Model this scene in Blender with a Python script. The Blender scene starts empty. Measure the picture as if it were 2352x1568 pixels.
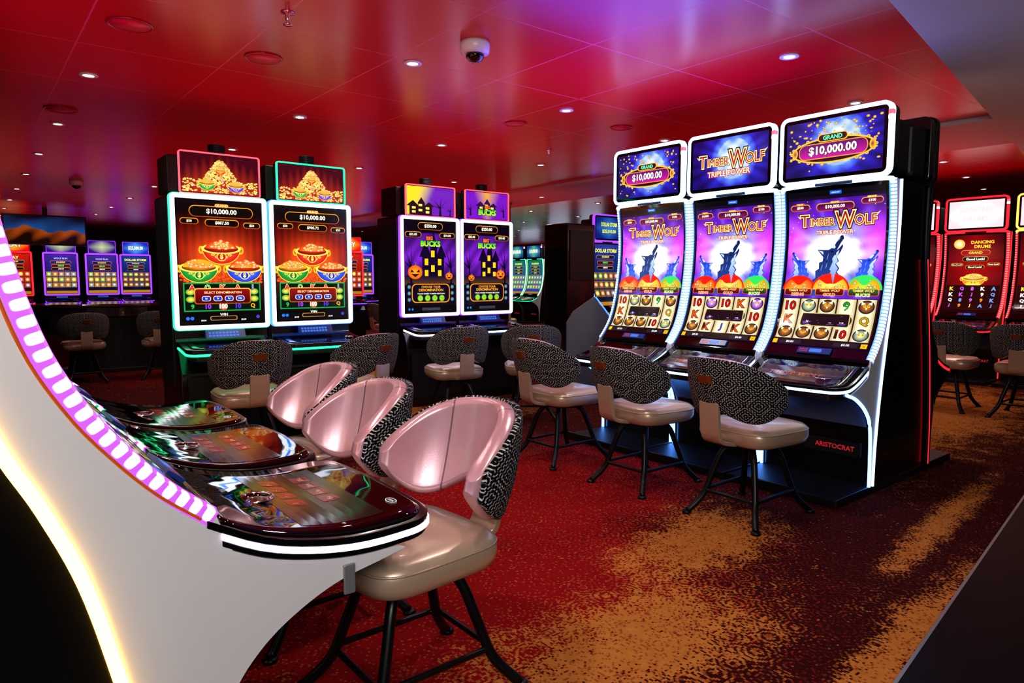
import bpy, bmesh, math, random
from mathutils import Vector, Matrix
random.seed(7)
sc = bpy.context.scene
COL = sc.collection
try:
    sc.view_settings.view_transform = 'Standard'
    sc.view_settings.look = 'Medium High Contrast'
except Exception: pass

# ------------------------------------------------------------ helpers
def lin(c):
    if isinstance(c, str):
        c = c.lstrip('#'); c = [int(c[i:i+2], 16)/255 for i in (0, 2, 4)]
    return tuple(((x/12.92) if x <= .04045 else ((x+.055)/1.055)**2.4) for x in c[:3])

def mk(name, verts, faces, mats=(), parent=None, smooth=False, uvs=None, mi=None):
    me = bpy.data.meshes.new(name)
    me.from_pydata([tuple(v) for v in verts], [], faces)
    for m in mats: me.materials.append(m)
    if mi:
        for p, i in zip(me.polygons, mi): p.material_index = i
    if smooth:
        for p in me.polygons: p.use_smooth = True
    if uvs is not None:
        uv = me.uv_layers.new(name='UVMap')
        for l in me.loops: uv.data[l.index].uv = uvs[l.vertex_index]
    me.update()
    ob = bpy.data.objects.new(name, me)
    COL.objects.link(ob)
    if parent: ob.parent = parent
    return ob

def fixn(ob):
    bm = bmesh.new(); bm.from_mesh(ob.data)
    bmesh.ops.recalc_face_normals(bm, faces=bm.faces)
    bm.to_mesh(ob.data); bm.free(); return ob

def bev(ob, w, s=2):
    m = ob.modifiers.new('bevel', 'BEVEL'); m.width = w; m.segments = s; m.limit_method = 'ANGLE'; m.angle_limit = .6
    return ob

def box(name, x0, x1, y0, y1, z0, z1, m, parent=None, b=0):
    v = [(x0,y0,z0),(x1,y0,z0),(x1,y1,z0),(x0,y1,z0),(x0,y0,z1),(x1,y0,z1),(x1,y1,z1),(x0,y1,z1)]
    f = [(0,3,2,1),(4,5,6,7),(0,1,5,4),(1,2,6,5),(2,3,7,6),(3,0,4,7)]
    ob = mk(name, v, f, [m], parent)
    if b: bev(ob, b)
    return ob

def extr(name, pts, x0, x1, m, parent=None, b=0):
    n = len(pts)
    v = [(x0, -p, z) for p, z in pts] + [(x1, -p, z) for p, z in pts]
    f = [tuple(range(n)), tuple(range(2*n-1, n-1, -1))] + [(i, i+n, (i+1) % n+n, (i+1) % n) for i in range(n)]
    ob = fixn(mk(name, v, f, [m], parent))
    if b: bev(ob, b)
    return ob

def smoothpts(P, n=6):
    out = []
    Q = [P[0]] + list(P) + [P[-1]]
    for i in range(1, len(Q)-2):
        a, b, c, d = [Vector(q) for q in Q[i-1:i+3]]
        for k in range(n):
            t = k/n
            out.append(tuple(.5*((2*b)+(-a+c)*t+(2*a-5*b+4*c-d)*t*t+(-a+3*b-3*c+d)*t**3)))
    out.append(tuple(P[-1]))
    return out

def rrect(w, h, r, n=6, cx=0, cy=0):
    o = []
    for sx, sy, a0 in ((1, -1, -90), (1, 1, 0), (-1, 1, 90), (-1, -1, 180)):
        for k in range(n+1):
            a = math.radians(a0+90*k/n)
            o.append((cx+sx*(w/2-r)+r*math.cos(a), cy+sy*(h/2-r)+r*math.sin(a)))
    return o

def ring(name, cx, cz, w, h, t, r, y0, y1, m, parent=None):
    O = rrect(w, h, r, cx=cx, cy=cz); I = rrect(w-2*t, h-2*t, max(r-t, .002), cx=cx, cy=cz); n = len(O)
    v = [(x, y0, z) for x, z in O]+[(x, y0, z) for x, z in I]+[(x, y1, z) for x, z in O]+[(x, y1, z) for x, z in I]
    f = []
    for i in range(n):
        j = (i+1) % n
        f += [(i, j, n+j, n+i), (i, 2*n+i, 2*n+j, j), (n+i, n+j, 3*n+j, 3*n+i), (2*n+i, 3*n+i, 3*n+j, 2*n+j)]
    return fixn(mk(name, v, f, [m], parent))

def slab(name, outline, z0, z1, m, parent=None, b=0):
    n = len(outline)
    v = [(x, y, z0) for x, y in outline]+[(x, y, z1) for x, y in outline]
    f = [tuple(range(n))[::-1], tuple(range(n, 2*n))]+[(i, (i+1) % n, (i+1) % n+n, i+n) for i in range(n)]
    ob = fixn(mk(name, v, f, [m], parent))
    if b: bev(ob, b)
    return ob

def plate(name, cx, cz, w, h, r, y0, y1, m, parent=None, b=0):
    O = rrect(w, h, r, cx=cx, cy=cz); n = len(O)
    v = [(x, y0, z) for x, z in O]+[(x, y1, z) for x, z in O]
    f = [tuple(range(n)), tuple(range(2*n-1, n-1, -1))]+[(i, n+i, n+(i+1) % n, (i+1) % n) for i in range(n)]
    ob = fixn(mk(name, v, f, [m], parent))
    if b: bev(ob, b)
    return ob

def tube(name, pts, r, m, parent=None, n=10, closed=False, cap=True, sm=5):
    P = [Vector(p) for p in (smoothpts(pts, sm) if sm else pts)]
    v, f = [], []
    N = len(P)
    for i, p in enumerate(P):
        if closed: t = (P[(i+1) % N]-P[i-1]).normalized()
        else: t = (P[min(i+1, N-1)]-P[max(i-1, 0)]).normalized()
        a = t.orthogonal().normalized() if abs(t.z) > .95 else t.cross(Vector((0, 0, 1))).normalized()
        b_ = t.cross(a)
        for k in range(n):
            an = 2*math.pi*k/n
            v.append(p+a*r*math.cos(an)+b_*r*math.sin(an))
    for i in range(N if closed else N-1):
        for k in range(n):
            j = (i+1) % N
            f.append((i*n+k, i*n+(k+1) % n, j*n+(k+1) % n, j*n+k))
    if not closed and cap:
        f += [tuple(range(n))[::-1], tuple(range((N-1)*n, N*n))]
    return fixn(mk(name, v, f, [m], parent, smooth=True))

def lathe(name, prof, m, parent=None, n=32, c=(0, 0, 0), smooth=True, mi=None, mats=None):
    v, f, fi = [], [], []
    for r, z in prof:
        for k in range(n):
            a = 2*math.pi*k/n
            v.append((c[0]+r*math.cos(a), c[1]+r*math.sin(a), c[2]+z))
    for i in range(len(prof)-1):
        for k in range(n):
            f.append((i*n+k, i*n+(k+1) % n, (i+1)*n+(k+1) % n, (i+1)*n+k)); fi.append(mi[i] if mi else 0)
    f += [tuple(range(n)), tuple(range((len(prof)-1)*n, len(prof)*n))]
    fi += [fi[0], fi[-1]]
    return fixn(mk(name, v, f, mats or [m], parent, smooth=smooth, mi=fi))

def empty(name, loc=(0, 0, 0), rz=0):
    e = bpy.data.objects.new(name, None); e.empty_display_size = .1
    e.location = loc; e.rotation_euler = (0, 0, rz)
    COL.objects.link(e); return e

def top(ob, label, cat, group=None):
    ob['label'] = label; ob['category'] = cat
    if group: ob['group'] = group
    return ob

def KIDS(o):
    return [x for x in COL.objects if x.parent is o or x.parent == o]
def dup(root, loc, rz):
    def rec(o, par):
        c = o.copy(); COL.objects.link(c)
        c.name = o.name.split('.')[0]
        if par is not None:
            c.parent = par; c.matrix_parent_inverse = o.matrix_parent_inverse.copy()
        for ch in list(KIDS(o)): rec(ch, c)
        return c
    r = rec(root, None); r.location = loc; r.rotation_euler = (0, 0, rz)
    return r
def find(root, nm):
    res = []
    def rec(o):
        for ch in KIDS(o):
            if ch.name.split('.')[0] == nm: res.append(ch)
            rec(ch)
    rec(root); return res
def setmat(ob, m, i=0):
    ob.material_slots[i].link = 'OBJECT'; ob.material_slots[i].material = m

# ------------------------------------------------------------ materials
class NT:
    def __init__(s, name):
        s.m = bpy.data.materials.new(name); s.m.use_nodes = True
        s.t = s.m.node_tree; s.n = s.t.nodes; s.l = s.t.links
        s.b = s.n['Principled BSDF']
    def put(s, sock, val):
        if isinstance(val, bpy.types.NodeSocket): s.l.new(val, sock)
        elif isinstance(val, (tuple, list)) and len(val) == 3 and sock.type == 'RGBA': sock.default_value = (*val, 1)
        else: sock.default_value = val
    def M(s, op, a, b=0.0, c=0.0, clamp=False):
        n = s.n.new('ShaderNodeMath'); n.operation = op; n.use_clamp = clamp
        s.put(n.inputs[0], a); s.put(n.inputs[1], b)
        if op in ('MULTIPLY_ADD', 'SMOOTH_MIN', 'SMOOTH_MAX', 'COMPARE'): s.put(n.inputs[2], c)
        return n.outputs[0]
    def mix(s, f, a, b):
        n = s.n.new('ShaderNodeMix'); n.data_type = 'RGBA'
        s.put(n.inputs[0], f); s.put(n.inputs[6], a); s.put(n.inputs[7], b)
        return n.outputs[2]
    def sep(s, v):
        n = s.n.new('ShaderNodeSeparateXYZ'); s.l.new(v, n.inputs[0]); return n.outputs
    def comb(s, x, y, z=0.0):
        n = s.n.new('ShaderNodeCombineXYZ'); s.put(n.inputs[0], x); s.put(n.inputs[1], y); s.put(n.inputs[2], z); return n.outputs[0]
    def co(s, k='Object'):
        return s.n.new('ShaderNodeTexCoord').outputs[k]
    def noise(s, vec, scale, detail=3, rough=.5):
        n = s.n.new('ShaderNodeTexNoise'); s.l.new(vec, n.inputs['Vector'])
        n.inputs['Scale'].default_value = scale; n.inputs['Detail'].default_value = detail; n.inputs['Roughness'].default_value = rough
        return n.outputs[0]
    def vor(s, vec, scale, feat='F1', dist='EUCLIDEAN', out=0, rnd=1):
        n = s.n.new('ShaderNodeTexVoronoi'); n.feature = feat
        if feat != 'DISTANCE_TO_EDGE': n.distance = dist
        s.l.new(vec, n.inputs['Vector']); n.inputs['Scale'].default_value = scale; n.inputs['Randomness'].default_value = rnd
        return n.outputs[out]
    def step(s, v, a, b):
        n = s.n.new('ShaderNodeMapRange'); n.interpolation_type = 'SMOOTHSTEP'
        s.put(n.inputs[0], v); n.inputs[1].default_value = a; n.inputs[2].default_value = b
        return n.outputs[0]
    def bump(s, h, st=.3, d=.01):
        n = s.n.new('ShaderNodeBump'); s.l.new(h, n.inputs['Height'])
        n.inputs['Strength'].default_value = st; n.inputs['Distance'].default_value = d
        s.l.new(n.outputs[0], s.b.inputs['Normal'])
    def p(s, **k):
        for a, v in k.items():
            s.put(s.b.inputs[a.replace('_', ' ')], v)
        return s

def pm(name, col, rough=.5, metal=0, coat=0, var=.12, vs=6, bump=0, bs=200, spec=.5):
    t = NT(name); col = lin(col)
    n = t.noise(t.co(), vs, 3)
    c = t.mix(n, tuple(x*(1-var) for x in col), tuple(min(1, x*(1+var)) for x in col))
    t.p(Base_Color=c, Roughness=rough, Metallic=metal, Coat_Weight=coat, Coat_Roughness=.08, Specular_IOR_Level=spec)
    if bump: t.bump(t.noise(t.co(), bs, 4), bump, .002)
    return t.m

def em(name, col, st, edge=None):
    t = NT(name); c = lin(col)
    n = t.noise(t.co(), 3, 1)
    cc = t.mix(n, tuple(x*.92 for x in c), c)
    t.p(Base_Color=tuple(x*.3 for x in c), Emission_Color=cc, Emission_Strength=st, Roughness=.4)
    return t.m

def ledcells(name, cell, gap, st, pitch=.03, gapst=None):
    t = NT(name); x, y, _ = t.sep(t.co('UV'))
    fy = t.M('ABSOLUTE', t.M('SUBTRACT', t.M('FRACT', t.M('DIVIDE', y, pitch)), .5))
    fx = t.M('ABSOLUTE', t.M('SUBTRACT', x, .5))
    d = t.M('POWER', t.M('ADD', t.M('POWER', t.M('DIVIDE', fy, .34), 4.0), t.M('POWER', t.M('DIVIDE', fx, .40), 4.0)), .25)
    m = t.step(d, 1.05, .8)
    t.p(Base_Color=(.1, .1, .1), Emission_Color=t.mix(m, lin(gap), lin(cell)), Roughness=.3,
        Emission_Strength=t.M('MULTIPLY_ADD', m, st-(gapst or .7), gapst or .7))
    return t.m

M = {}
M['black'] = pm('black_gloss_plastic', '#09090b', .22, coat=.3)
M['matte'] = pm('black_satin_metal', '#0b0b0e', .45)
M['dark'] = pm('dark_grey_panel', '#1d1d24', .4)
M['knee'] = pm('grey_knee_panel', '#50566a', .4)
M['glass'] = pm('black_glass', '#020203', .035, coat=.6, var=0)
M['chrome'] = pm('chrome', '#d8d8dc', .12, 1)
M['silver'] = pm('silver_paint', '#8e9096', .35, .5)
M['white'] = pm('white_side_panel', '#cfcdd0', .3, .05, coat=.4, var=.03)
M['legmetal'] = pm('black_powder_coated_steel', '#101013', .35, .3)
M['leather'] = pm('metallic_taupe_leather', '#bda590', .32, .35, coat=.25, var=.1, vs=4, bump=.15, bs=320)
M['copper'] = pm('copper_brown_leather', '#8a4a24', .35, .3)
M['cardblue'] = pm('blue_reader_panel', '#1b3f8f', .3)
M['red'] = pm('red_panel', '#a00012', .3, coat=.4)
M['beige'] = pm('beige_column_paint', '#a08070', .5)
M['grey'] = pm('soffit_grey_paint', '#c4c2c2', .6, var=.03)
M['greyp'] = pm('grey_panel', '#55565c', .4)
M['whitep'] = pm('white_plastic', '#d9d9de', .3)
M['wood'] = pm('dark_polished_wood', '#3a1a10', .2, coat=.6)
M['wall'] = pm('dark_red_wall', '#2a060a', .5)
M['blueled'] = em('cool_white_blue_led', '#9cc4ff', 5)
M['whiteled'] = em('white_led', '#f0f2ff', 2.6)
M['deepblue'] = em('blue_led', '#3f74ff', 3)
M['kneeblue'] = em('sky_blue_led', '#5a9cff', 8)
M['yellowled'] = em('warm_yellow_led', '#ffc040', 16)
M['lavled'] = em('lavender_led', '#f0d4ff', 3)
M['greenled'] = em('green_led', '#30ffa0', 2)
M['redled'] = em('red_led', '#ff2030', 2.2)
M['pinkled'] = em('pink_led', '#ff5060', 2.2)
M['purpleled'] = em('purple_led', '#8a3dff', 2)
M['goldled'] = em('gold_led', '#ffb54a', 2.5)
M['daylight'] = em('daylight_window_pane', '#dfe8ff', 1.6)
M['cellsblue'] = ledcells('blue_white_led_cells', '#eaf4ff', '#4d8dff', 3.5, .022, 1.8)
M['cellspink'] = ledcells('pink_white_led_cells', '#fff0ff', '#c848e4', 3.0, .0325, 1.0)
M['cellsred'] = ledcells('red_led_cells', '#ff5058', '#b00010', 3, .03, 1.2)
M['cellsgreen'] = ledcells('green_led_cells', '#a0ffc0', '#10a060', 3, .03, 1.2)
M['amber'] = em('amber_edge_led', '#b85010', .6)
M['lamp'] = em('downlight_lens', '#fff2dc', 14)
t = NT('wavy_black_deck_glass')
t.p(Base_Color=(.002, .002, .003), Roughness=.03, Specular_IOR_Level=.6, Coat_Weight=.2, Coat_Roughness=.03)
t.bump(t.noise(t.co(), 6, 1), .3, .01); M['deckglass'] = t.m
t = NT('patterned_red_speaker_grille'); v = t.vor(t.co(), 60, rnd=.1)
t.p(Base_Color=t.mix(t.step(v, .25, .35), lin('#500010'), lin('#d01040')), Roughness=.4); M['grille'] = t.m
t = NT('perforated_dark_grille'); v = t.vor(t.co(), 110, rnd=0)
t.p(Base_Color=t.mix(t.step(v, .25, .35), lin('#3a3a40'), lin('#050506')), Roughness=.4); M['perf'] = t.m

t = NT('screen_graphics'); a = t.n.new('ShaderNodeAttribute'); a.attribute_name = 'Col'
t.p(Base_Color=(.01, .01, .01), Emission_Color=a.outputs[0], Emission_Strength=1.25, Roughness=.12)
M['art'] = t.m

t = NT('pearl_pink_leather_with_seams'); x, y, _ = t.sep(t.co('UV'))
s1 = t.M('ABSOLUTE', t.M('SUBTRACT', t.M('ABSOLUTE', x), .40))
seam = t.step(s1, .014, .004)
wr = t.M('SINE', t.M('ADD', t.M('MULTIPLY', x, 60), t.M('MULTIPLY', t.noise(t.co(), 4, 2), 9)))
n = t.noise(t.co(), 5, 3)
c = t.mix(n, lin('#c898a4'), lin('#dcb4bc'))
t.p(Base_Color=t.mix(t.M('MULTIPLY', seam, .7), c, lin('#5a4540')), Roughness=.28, Metallic=.4, Coat_Weight=.35, Coat_Roughness=.2)
t.bump(t.M('ADD', t.M('MULTIPLY', wr, .04), t.M('SUBTRACT', t.M('MULTIPLY', t.noise(t.co(), 300, 4), .1), seam)), .5, .004)
M['lining'] = t.m

# black fabric, silver concentric diamond medallions broken by dots
t = NT('black_silver_medallion_fabric'); x, y, _ = t.sep(t.co('UV'))
S = 1/.112
def cell(ox):
    fx = t.M('SUBTRACT', t.M('FRACT', t.M('ADD', t.M('MULTIPLY', x, S), ox)), .5)
    fy = t.M('SUBTRACT', t.M('FRACT', t.M('ADD', t.M('MULTIPLY', y, S), ox)), .5)
    return t.M('SQRT', t.M('ADD', t.M('MULTIPLY', fx, fx), t.M('MULTIPLY', fy, fy))), t.M('ADD', t.M('ABSOLUTE', fx), t.M('ABSOLUTE', fy))
d1, e1 = cell(0.0); d2, e2 = cell(.5)
dd = t.M('ADD', t.M('MULTIPLY', t.M('MINIMUM', d1, d2), .3), t.M('MULTIPLY', t.M('MINIMUM', e1, e2), .7))
rr = t.M('SINE', t.M('ADD', t.M('MULTIPLY', dd, 46), 1.2))
ln = t.step(rr, .30, .60)
wv = t.M('MULTIPLY', t.M('SINE', t.M('MULTIPLY', t.M('ADD', x, y), 310)), t.M('SINE', t.M('MULTIPLY', t.M('SUBTRACT', x, y), 310)))
dots = t.step(wv, -.25, -.02)
speck = t.step(wv, .55, .7)
mk_ = t.M('MAXIMUM', t.M('MULTIPLY', dots, ln), t.M('MULTIPLY', speck, .30))
t.p(Base_Color=t.mix(mk_, lin('#010102'), lin('#b4b2b2')), Roughness=.8, Specular_IOR_Level=.12)
M['fabric'] = t.m

t = NT('glossy_red_ceiling_panels'); o = t.co(); x, y, z = t.sep(o)
lx = t.M('ABSOLUTE', t.M('SUBTRACT', t.M('FRACT', t.M('DIVIDE', t.M('ADD', x, 20.06), .795)), .5))
ly = t.M('ABSOLUTE', t.M('SUBTRACT', t.M('FRACT', t.M('DIVIDE', t.M('ADD', y, 20.3), .93)), .5))
line = t.M('MAXIMUM', t.step(lx, .4925, .496), t.step(ly, .4935, .497))
n = t.noise(o, .7, 2)
c = t.mix(n, lin('#c00216'), lin('#c40426'))
t.p(Base_Color=t.mix(t.M('MULTIPLY', line, .40), c, lin('#ff80a8')), Roughness=.26, Metallic=0.0, Specular_IOR_Level=.38)
t.bump(line, .2, .004)
M['ceil'] = t.m

# carpet: evaluated on a fine tuft grid
t = NT('red_orange_carpet'); o = t.co(); xo, yo, zo = t.sep(o)
PX = 125.0
x = t.M('DIVIDE', t.M('FLOOR', t.M('MULTIPLY', xo, PX)), PX); y = t.M('DIVIDE', t.M('FLOOR', t.M('MULTIPLY', yo, PX)), PX)
def blob(cx, cy, rx, ry, ang=0):
    ca, sa = math.cos(ang), math.sin(ang)
    dx = t.M('SUBTRACT', x, cx); dy = t.M('SUBTRACT', y, cy)
    u = t.M('DIVIDE', t.M('ADD', t.M('MULTIPLY', dx, ca), t.M('MULTIPLY', dy, sa)), rx)
    w = t.M('DIVIDE', t.M('SUBTRACT', t.M('MULTIPLY', dy, ca), t.M('MULTIPLY', dx, sa)), ry)
    return t.M('SUBTRACT', 1.0, t.M('SQRT', t.M('ADD', t.M('MULTIPLY', u, u), t.M('MULTIPLY', w, w))))
def mx(L):
    r = L[0]
    for q in L[1:]: r = t.M('MAXIMUM', r, q)
    return r
gold = mx([blob(1.75, 1.55, .95, .44, .15), blob(2.85, 2.0, .8, .36, .3), blob(7.4, 2.6, 2.8, .9, .1), blob(3.3, 5.6, 1.4, .7), blob(.8, 4.6, 1.2, .8), blob(2.6, .95, 1.1, .12, .1), blob(6, 9, 3, 1), blob(4.2, 1.35, 1.2, .10, .1)])
redb = mx([blob(2.5, 3.2, 1.7, 1.3), blob(5, 12, 4, 4), blob(1.6, 2.1, 1.6, 1.0)])
vc = t.comb(x, y, 0.0)
big = t.noise(vc, 1.5, 3, .6)
mid_ = t.noise(vc, 5, 3, .6)
med = t.noise(vc, 16, 4, .8)
wn = t.n.new('ShaderNodeTexWhiteNoise'); wn.noise_dimensions = '2D'; t.l.new(vc, wn.inputs['Vector'])
fx_, fy_, fz_ = t.sep(wn.outputs['Color'])
ringp = t.M('SINE', t.M('MULTIPLY', t.vor(vc, 8.0, rnd=.25), 38))
ring2 = t.M('SINE', t.M('MULTIPLY', t.vor(vc, 26.0, rnd=.3), 16))
lace = t.M('ADD', t.M('MULTIPLY', ringp, .55), t.M('MULTIPLY', ring2, .45))
g = t.M('ADD', gold, t.M('MULTIPLY', t.M('SUBTRACT', big, .5), .9))
g = t.M('ADD', g, t.M('MULTIPLY', t.M('SUBTRACT', mid_, .5), 1.3))
g = t.M('ADD', g, t.M('MULTIPLY', t.M('SUBTRACT', med, .5), 1.3))
gs = t.step(g, -.15, .4)
g = t.M('ADD', g, t.M('MULTIPLY', t.M('SUBTRACT', fx_, .5), .12))
g = t.M('ADD', g, t.M('MULTIPLY', lace, .55))
gm = t.M('MULTIPLY', t.step(g, .18, .26), t.M('MULTIPLY_ADD', gs, .72, .28))
r = t.M('ADD', redb, t.M('MULTIPLY', t.M('SUBTRACT', fy_, .5), .35))
r = t.M('ADD', r, t.M('MULTIPLY', t.M('SUBTRACT', big, .5), .9))
r = t.M('ADD', r, t.M('MULTIPLY', lace, .30))
rm = t.step(r, .05, .45)
bgc = t.mix(rm, lin('#380909'), lin('#860610'))
bgc = t.mix(t.M('MULTIPLY', t.step(lace, .3, .6), .30), bgc, lin('#86301e'))
bgc = t.mix(t.M('MULTIPLY', t.step(t.M('ADD', fz_, t.M('MULTIPLY', lace, .15)), .94, .98), t.M('MULTIPLY', rm, .5)), bgc, lin('#b86a4a'))
fl = t.step(t.M('ADD', t.M('MULTIPLY', med, .7), t.M('ADD', t.M('MULTIPLY', mid_, .4), t.M('MULTIPLY', lace, .22))), .80, .82)
bgc = t.mix(fl, bgc, lin('#a85e2c'))
gc = t.mix(med, lin('#96501f'), lin('#cc8c44'))
gc = t.mix(t.M('MULTIPLY', t.step(t.M('ADD', fz_, t.M('MULTIPLY', lace, .4)), .86, .92), .6), gc, lin('#762412'))
c = t.mix(gm, bgc, gc)
t.p(Base_Color=c, Roughness=.95, Specular_IOR_Level=.1)
t.bump(t.noise(o, 350, 3), .5, .004)
M['carpet'] = t.m
t = NT('dark_polished_floor_tile'); o = t.co(); x, y, z = t.sep(o)
l1 = t.M('ABSOLUTE', t.M('SUBTRACT', t.M('FRACT', t.M('DIVIDE', x, .6)), .5))
t.p(Base_Color=t.mix(t.step(l1, .492, .497), lin('#05060c'), lin('#010102')), Roughness=.4, Specular_IOR_Level=.12); M['tile'] = t.m

# ------------------------------------------------------------ vector art on screens
FT = {}
def textgeo(s, off=0.0):
    k = (s, off)
    if k in FT: return FT[k]
    cu = bpy.data.curves.new('tmp', 'FONT'); cu.body = s; cu.size = 1; cu.resolution_u = 2; cu.offset = off
    ob = bpy.data.objects.new('tmp', cu); COL.objects.link(ob)
    bpy.context.view_layer.update()
    me = bpy.data.meshes.new_from_object(ob.evaluated_get(bpy.context.evaluated_depsgraph_get()))
    V = [(v.co.x, v.co.y) for v in me.vertices]; F = [tuple(p.vertices) for p in me.polygons]
    bpy.data.objects.remove(ob); bpy.data.curves.remove(cu); bpy.data.meshes.remove(me)
    x0 = min(v[0] for v in V); x1 = max(v[0] for v in V); y0 = min(v[1] for v in V); y1 = max(v[1] for v in V)
    FT[k] = (V, F, x0, x1, y0, y1); return FT[k]

class Art:
    def __init__(s, w, h): s.w = w; s.h = h; s.v = []; s.f = []; s.c = []
    def _add(s, V, F, C):
        n = len(s.v); s.v += V; s.c += C; s.f += [tuple(i+n for i in f) for f in F]
    def X(s, x): return x*s.w
    def Y(s, y): return (1-y)*s.h
    def grid(s, x0, y0, x1, y1, nx, ny, fn, L=0):
        V, C, F = [], [], []
        for j in range(ny+1):
            for i in range(nx+1):
                x = x0+(x1-x0)*i/nx; y = y0+(y1-y0)*j/ny
                V.append((s.X(x), s.Y(y), L)); C.append(fn(x, y))
        for j in range(ny):
            for i in range(nx):
                a = j*(nx+1)+i; F.append((a, a+1, a+nx+2, a+nx+1))
        s._add(V, F, C)
    def rect(s, x0, y0, x1, y1, c, L=1):
        c = lin(c) if isinstance(c, str) else c
        ny = max(1, int(abs(y1-y0)*s.h/.03))
        s.grid(x0, y0, x1, y1, 1, ny, lambda x, y: c, L)
    def disc(s, cx, cy, rx, ry, c, L=1, n=20, c2=None, a0=0, a1=360):
        c = lin(c); c2 = lin(c2) if c2 else c
        V = [(s.X(cx), s.Y(cy), L)]; C = [c2]
        for k in range(n+1):
            a = math.radians(a0+(a1-a0)*k/n); V.append((s.X(cx)+rx*math.cos(a), s.Y(cy)+ry*math.sin(a), L)); C.append(c)
        s._add(V, [(0, k, k+1) for k in range(1, n+1)], C)
    def poly(s, P, c, L=1, c2=None):
        c = lin(c); c2 = lin(c2) if c2 else c
        ys = [p[1] for p in P]; a, b = min(ys), max(ys)
        C = [tuple(c[k]+(c2[k]-c[k])*((p[1]-a)/(b-a+1e-9)) for k in range(3)) for p in P]
        s._add([(s.X(p[0]), s.Y(p[1]), L) for p in P], [tuple(range(len(P)))], C)
    def pill(s, cx, cy, w, h, c, L=1, r=None, c2=None):
        c = lin(c); c2 = lin(c2) if c2 else c
        O = rrect(w, h, r if r is not None else h*.48, 4)
        V = [(s.X(cx)+a, s.Y(cy)+b, L) for a, b in O]
        C = [tuple(c[k]+(c2[k]-c[k])*(.5-b/h) for k in range(3)) for a, b in O]
        s._add(V, [tuple(range(len(V)))], C)
    def text(s, tx, cx, cy, h, c, L=3, w=None, off=.015, out=None, c2=None, ow=.045, arch=0):
        V, F, x0, x1, y0, y1 = textgeo(tx, off)
        k = h/(y1-y0); kx = k
        if w and (x1-x0)*kx > w: kx = w/(x1-x0)
        c = lin(c); cc2 = lin(c2) if c2 else c
        A_ = lambda vx: arch*(1-((vx-(x0+x1)/2)/((x1-x0)/2))**2)
        if out:
            V2, F2, *_ = textgeo(tx, off+ow)
            oc = lin(out)
            s._add([(s.X(cx)+(vx-(x0+x1)/2)*kx, s.Y(cy)+(vy-(y0+y1)/2)*k+A_(vx), L-.5) for vx, vy in V2], F2, [oc]*len(V2))
        s._add([(s.X(cx)+(vx-(x0+x1)/2)*kx, s.Y(cy)+(vy-(y0+y1)/2)*k+A_(vx), L) for vx, vy in V], F,
               [tuple(c[q]+(cc2[q]-c[q])*((y1-vy)/(y1-y0)) for q in range(3)) for vx, vy in V])
    def build(s, name, mp, parent=None, m=None):
        me = bpy.data.meshes.new(name)
        me.from_pydata([mp(*v) for v in s.v], [], s.f)
        ca = me.color_attributes.new('Col', 'FLOAT_COLOR', 'POINT')
        for i, c in enumerate(s.c): ca.data[i].color = (*c, 1)
        me.materials.append(m or M['art'])
        ob = bpy.data.objects.new(name, me); COL.objects.link(ob)
        if parent: ob.parent = parent
        return ob

def lerp3(a, b, t):
    t = max(0, min(1, t)); return tuple(a[k]+(b[k]-a[k])*t for k in range(3))

WOLF = [(-.48, 0), (-.50, .12), (-.42, .15), (-.45, .27), (-.37, .30), (-.39, .42), (-.30, .46), (-.31, .56), (-.22, .58), (-.21, .65), (-.38, .78), (-.20, .77), (-.08, .77), (.02, .81),
        (.13, .91), (.22, 1.0), (.28, 1.0), (.30, .95), (.22, .87), (.13, .76), (.20, .80), (.27, .86), (.29, .82), (.24, .74), (.15, .65), (.21, .58), (.14, .54), (.24, .46), (.18, .40),
        (.31, .31), (.24, .25), (.39, .16), (.33, .09), (.48, 0)]
CHEST = [(-.04, .05), (.02, .25), (-.05, .24), (.02, .42), (-.02, .44), (.05, .57), (.03, .62), (.10, .70), (.17, .75), (.24, .80), (.22, .73), (.14, .65), (.18, .58), (.12, .53), (.20, .46), (.15, .39),
         (.26, .31), (.19, .25), (.30, .16), (.24, .10), (.30, .03), (.12, .12)]
def wolf(a, cx, by, w, h, dark, mid, light, L, flip=1):
    T = lambda P: [(cx+flip*x*w, by-y*h) for x, y in P]
    a.poly(T(WOLF), dark, L, mid)
    a.poly(T(CHEST), light, L+.2, mid)
    a.poly(T([(.0, .795), (.13, .90), (.21, .975), (.17, .89), (.08, .79)]), light, L+.3)
    a.poly(T([(-.34, .765), (-.22, .745), (-.21, .69)]), light, L+.3)
    a.poly(T([(-.03, .735), (.03, .755), (.05, .735), (.0, .725)]), '#02040c', L+.5)
    a.poly(T([(.23, .99), (.275, .99), (.29, .955), (.25, .955)]), '#02040c', L+.5)
    for (x, y) in ((-.33, .2), (-.22, .3), (-.26, .42), (-.14, .45), (-.12, .60), (-.3, .08), (-.12, .2)):
        a.poly(T([(x, y), (x+.03, y+.015), (x+.05, y+.12)]), light, L+.35, mid)
def jackpot(a, cx, cy, w, h, tx, head=None, hh=.3, fill='#3a0838', edge='#f0a030', tc='#fff6e0'):
    a.pill(cx, cy, w+.012, h+.012, edge, 2, c2='#a04a10'); a.pill(cx, cy, w, h, fill, 2.5, c2='#7a1a60' if fill == '#3a0838' else fill)
    a.text(tx, cx, cy, h*.60, tc, 4, w=w*.88, off=.03)
    if head:
        hd = max(.014, h*.3)
        a.pill(cx, cy-(h*.5+hd*.5)/a.h, len(head)*hd*.9, hd*1.3, '#c07018', 4); a.text(head, cx, cy-(h*.5+hd*.5)/a.h, hd*.9, '#fff0a0', 5)
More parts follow.
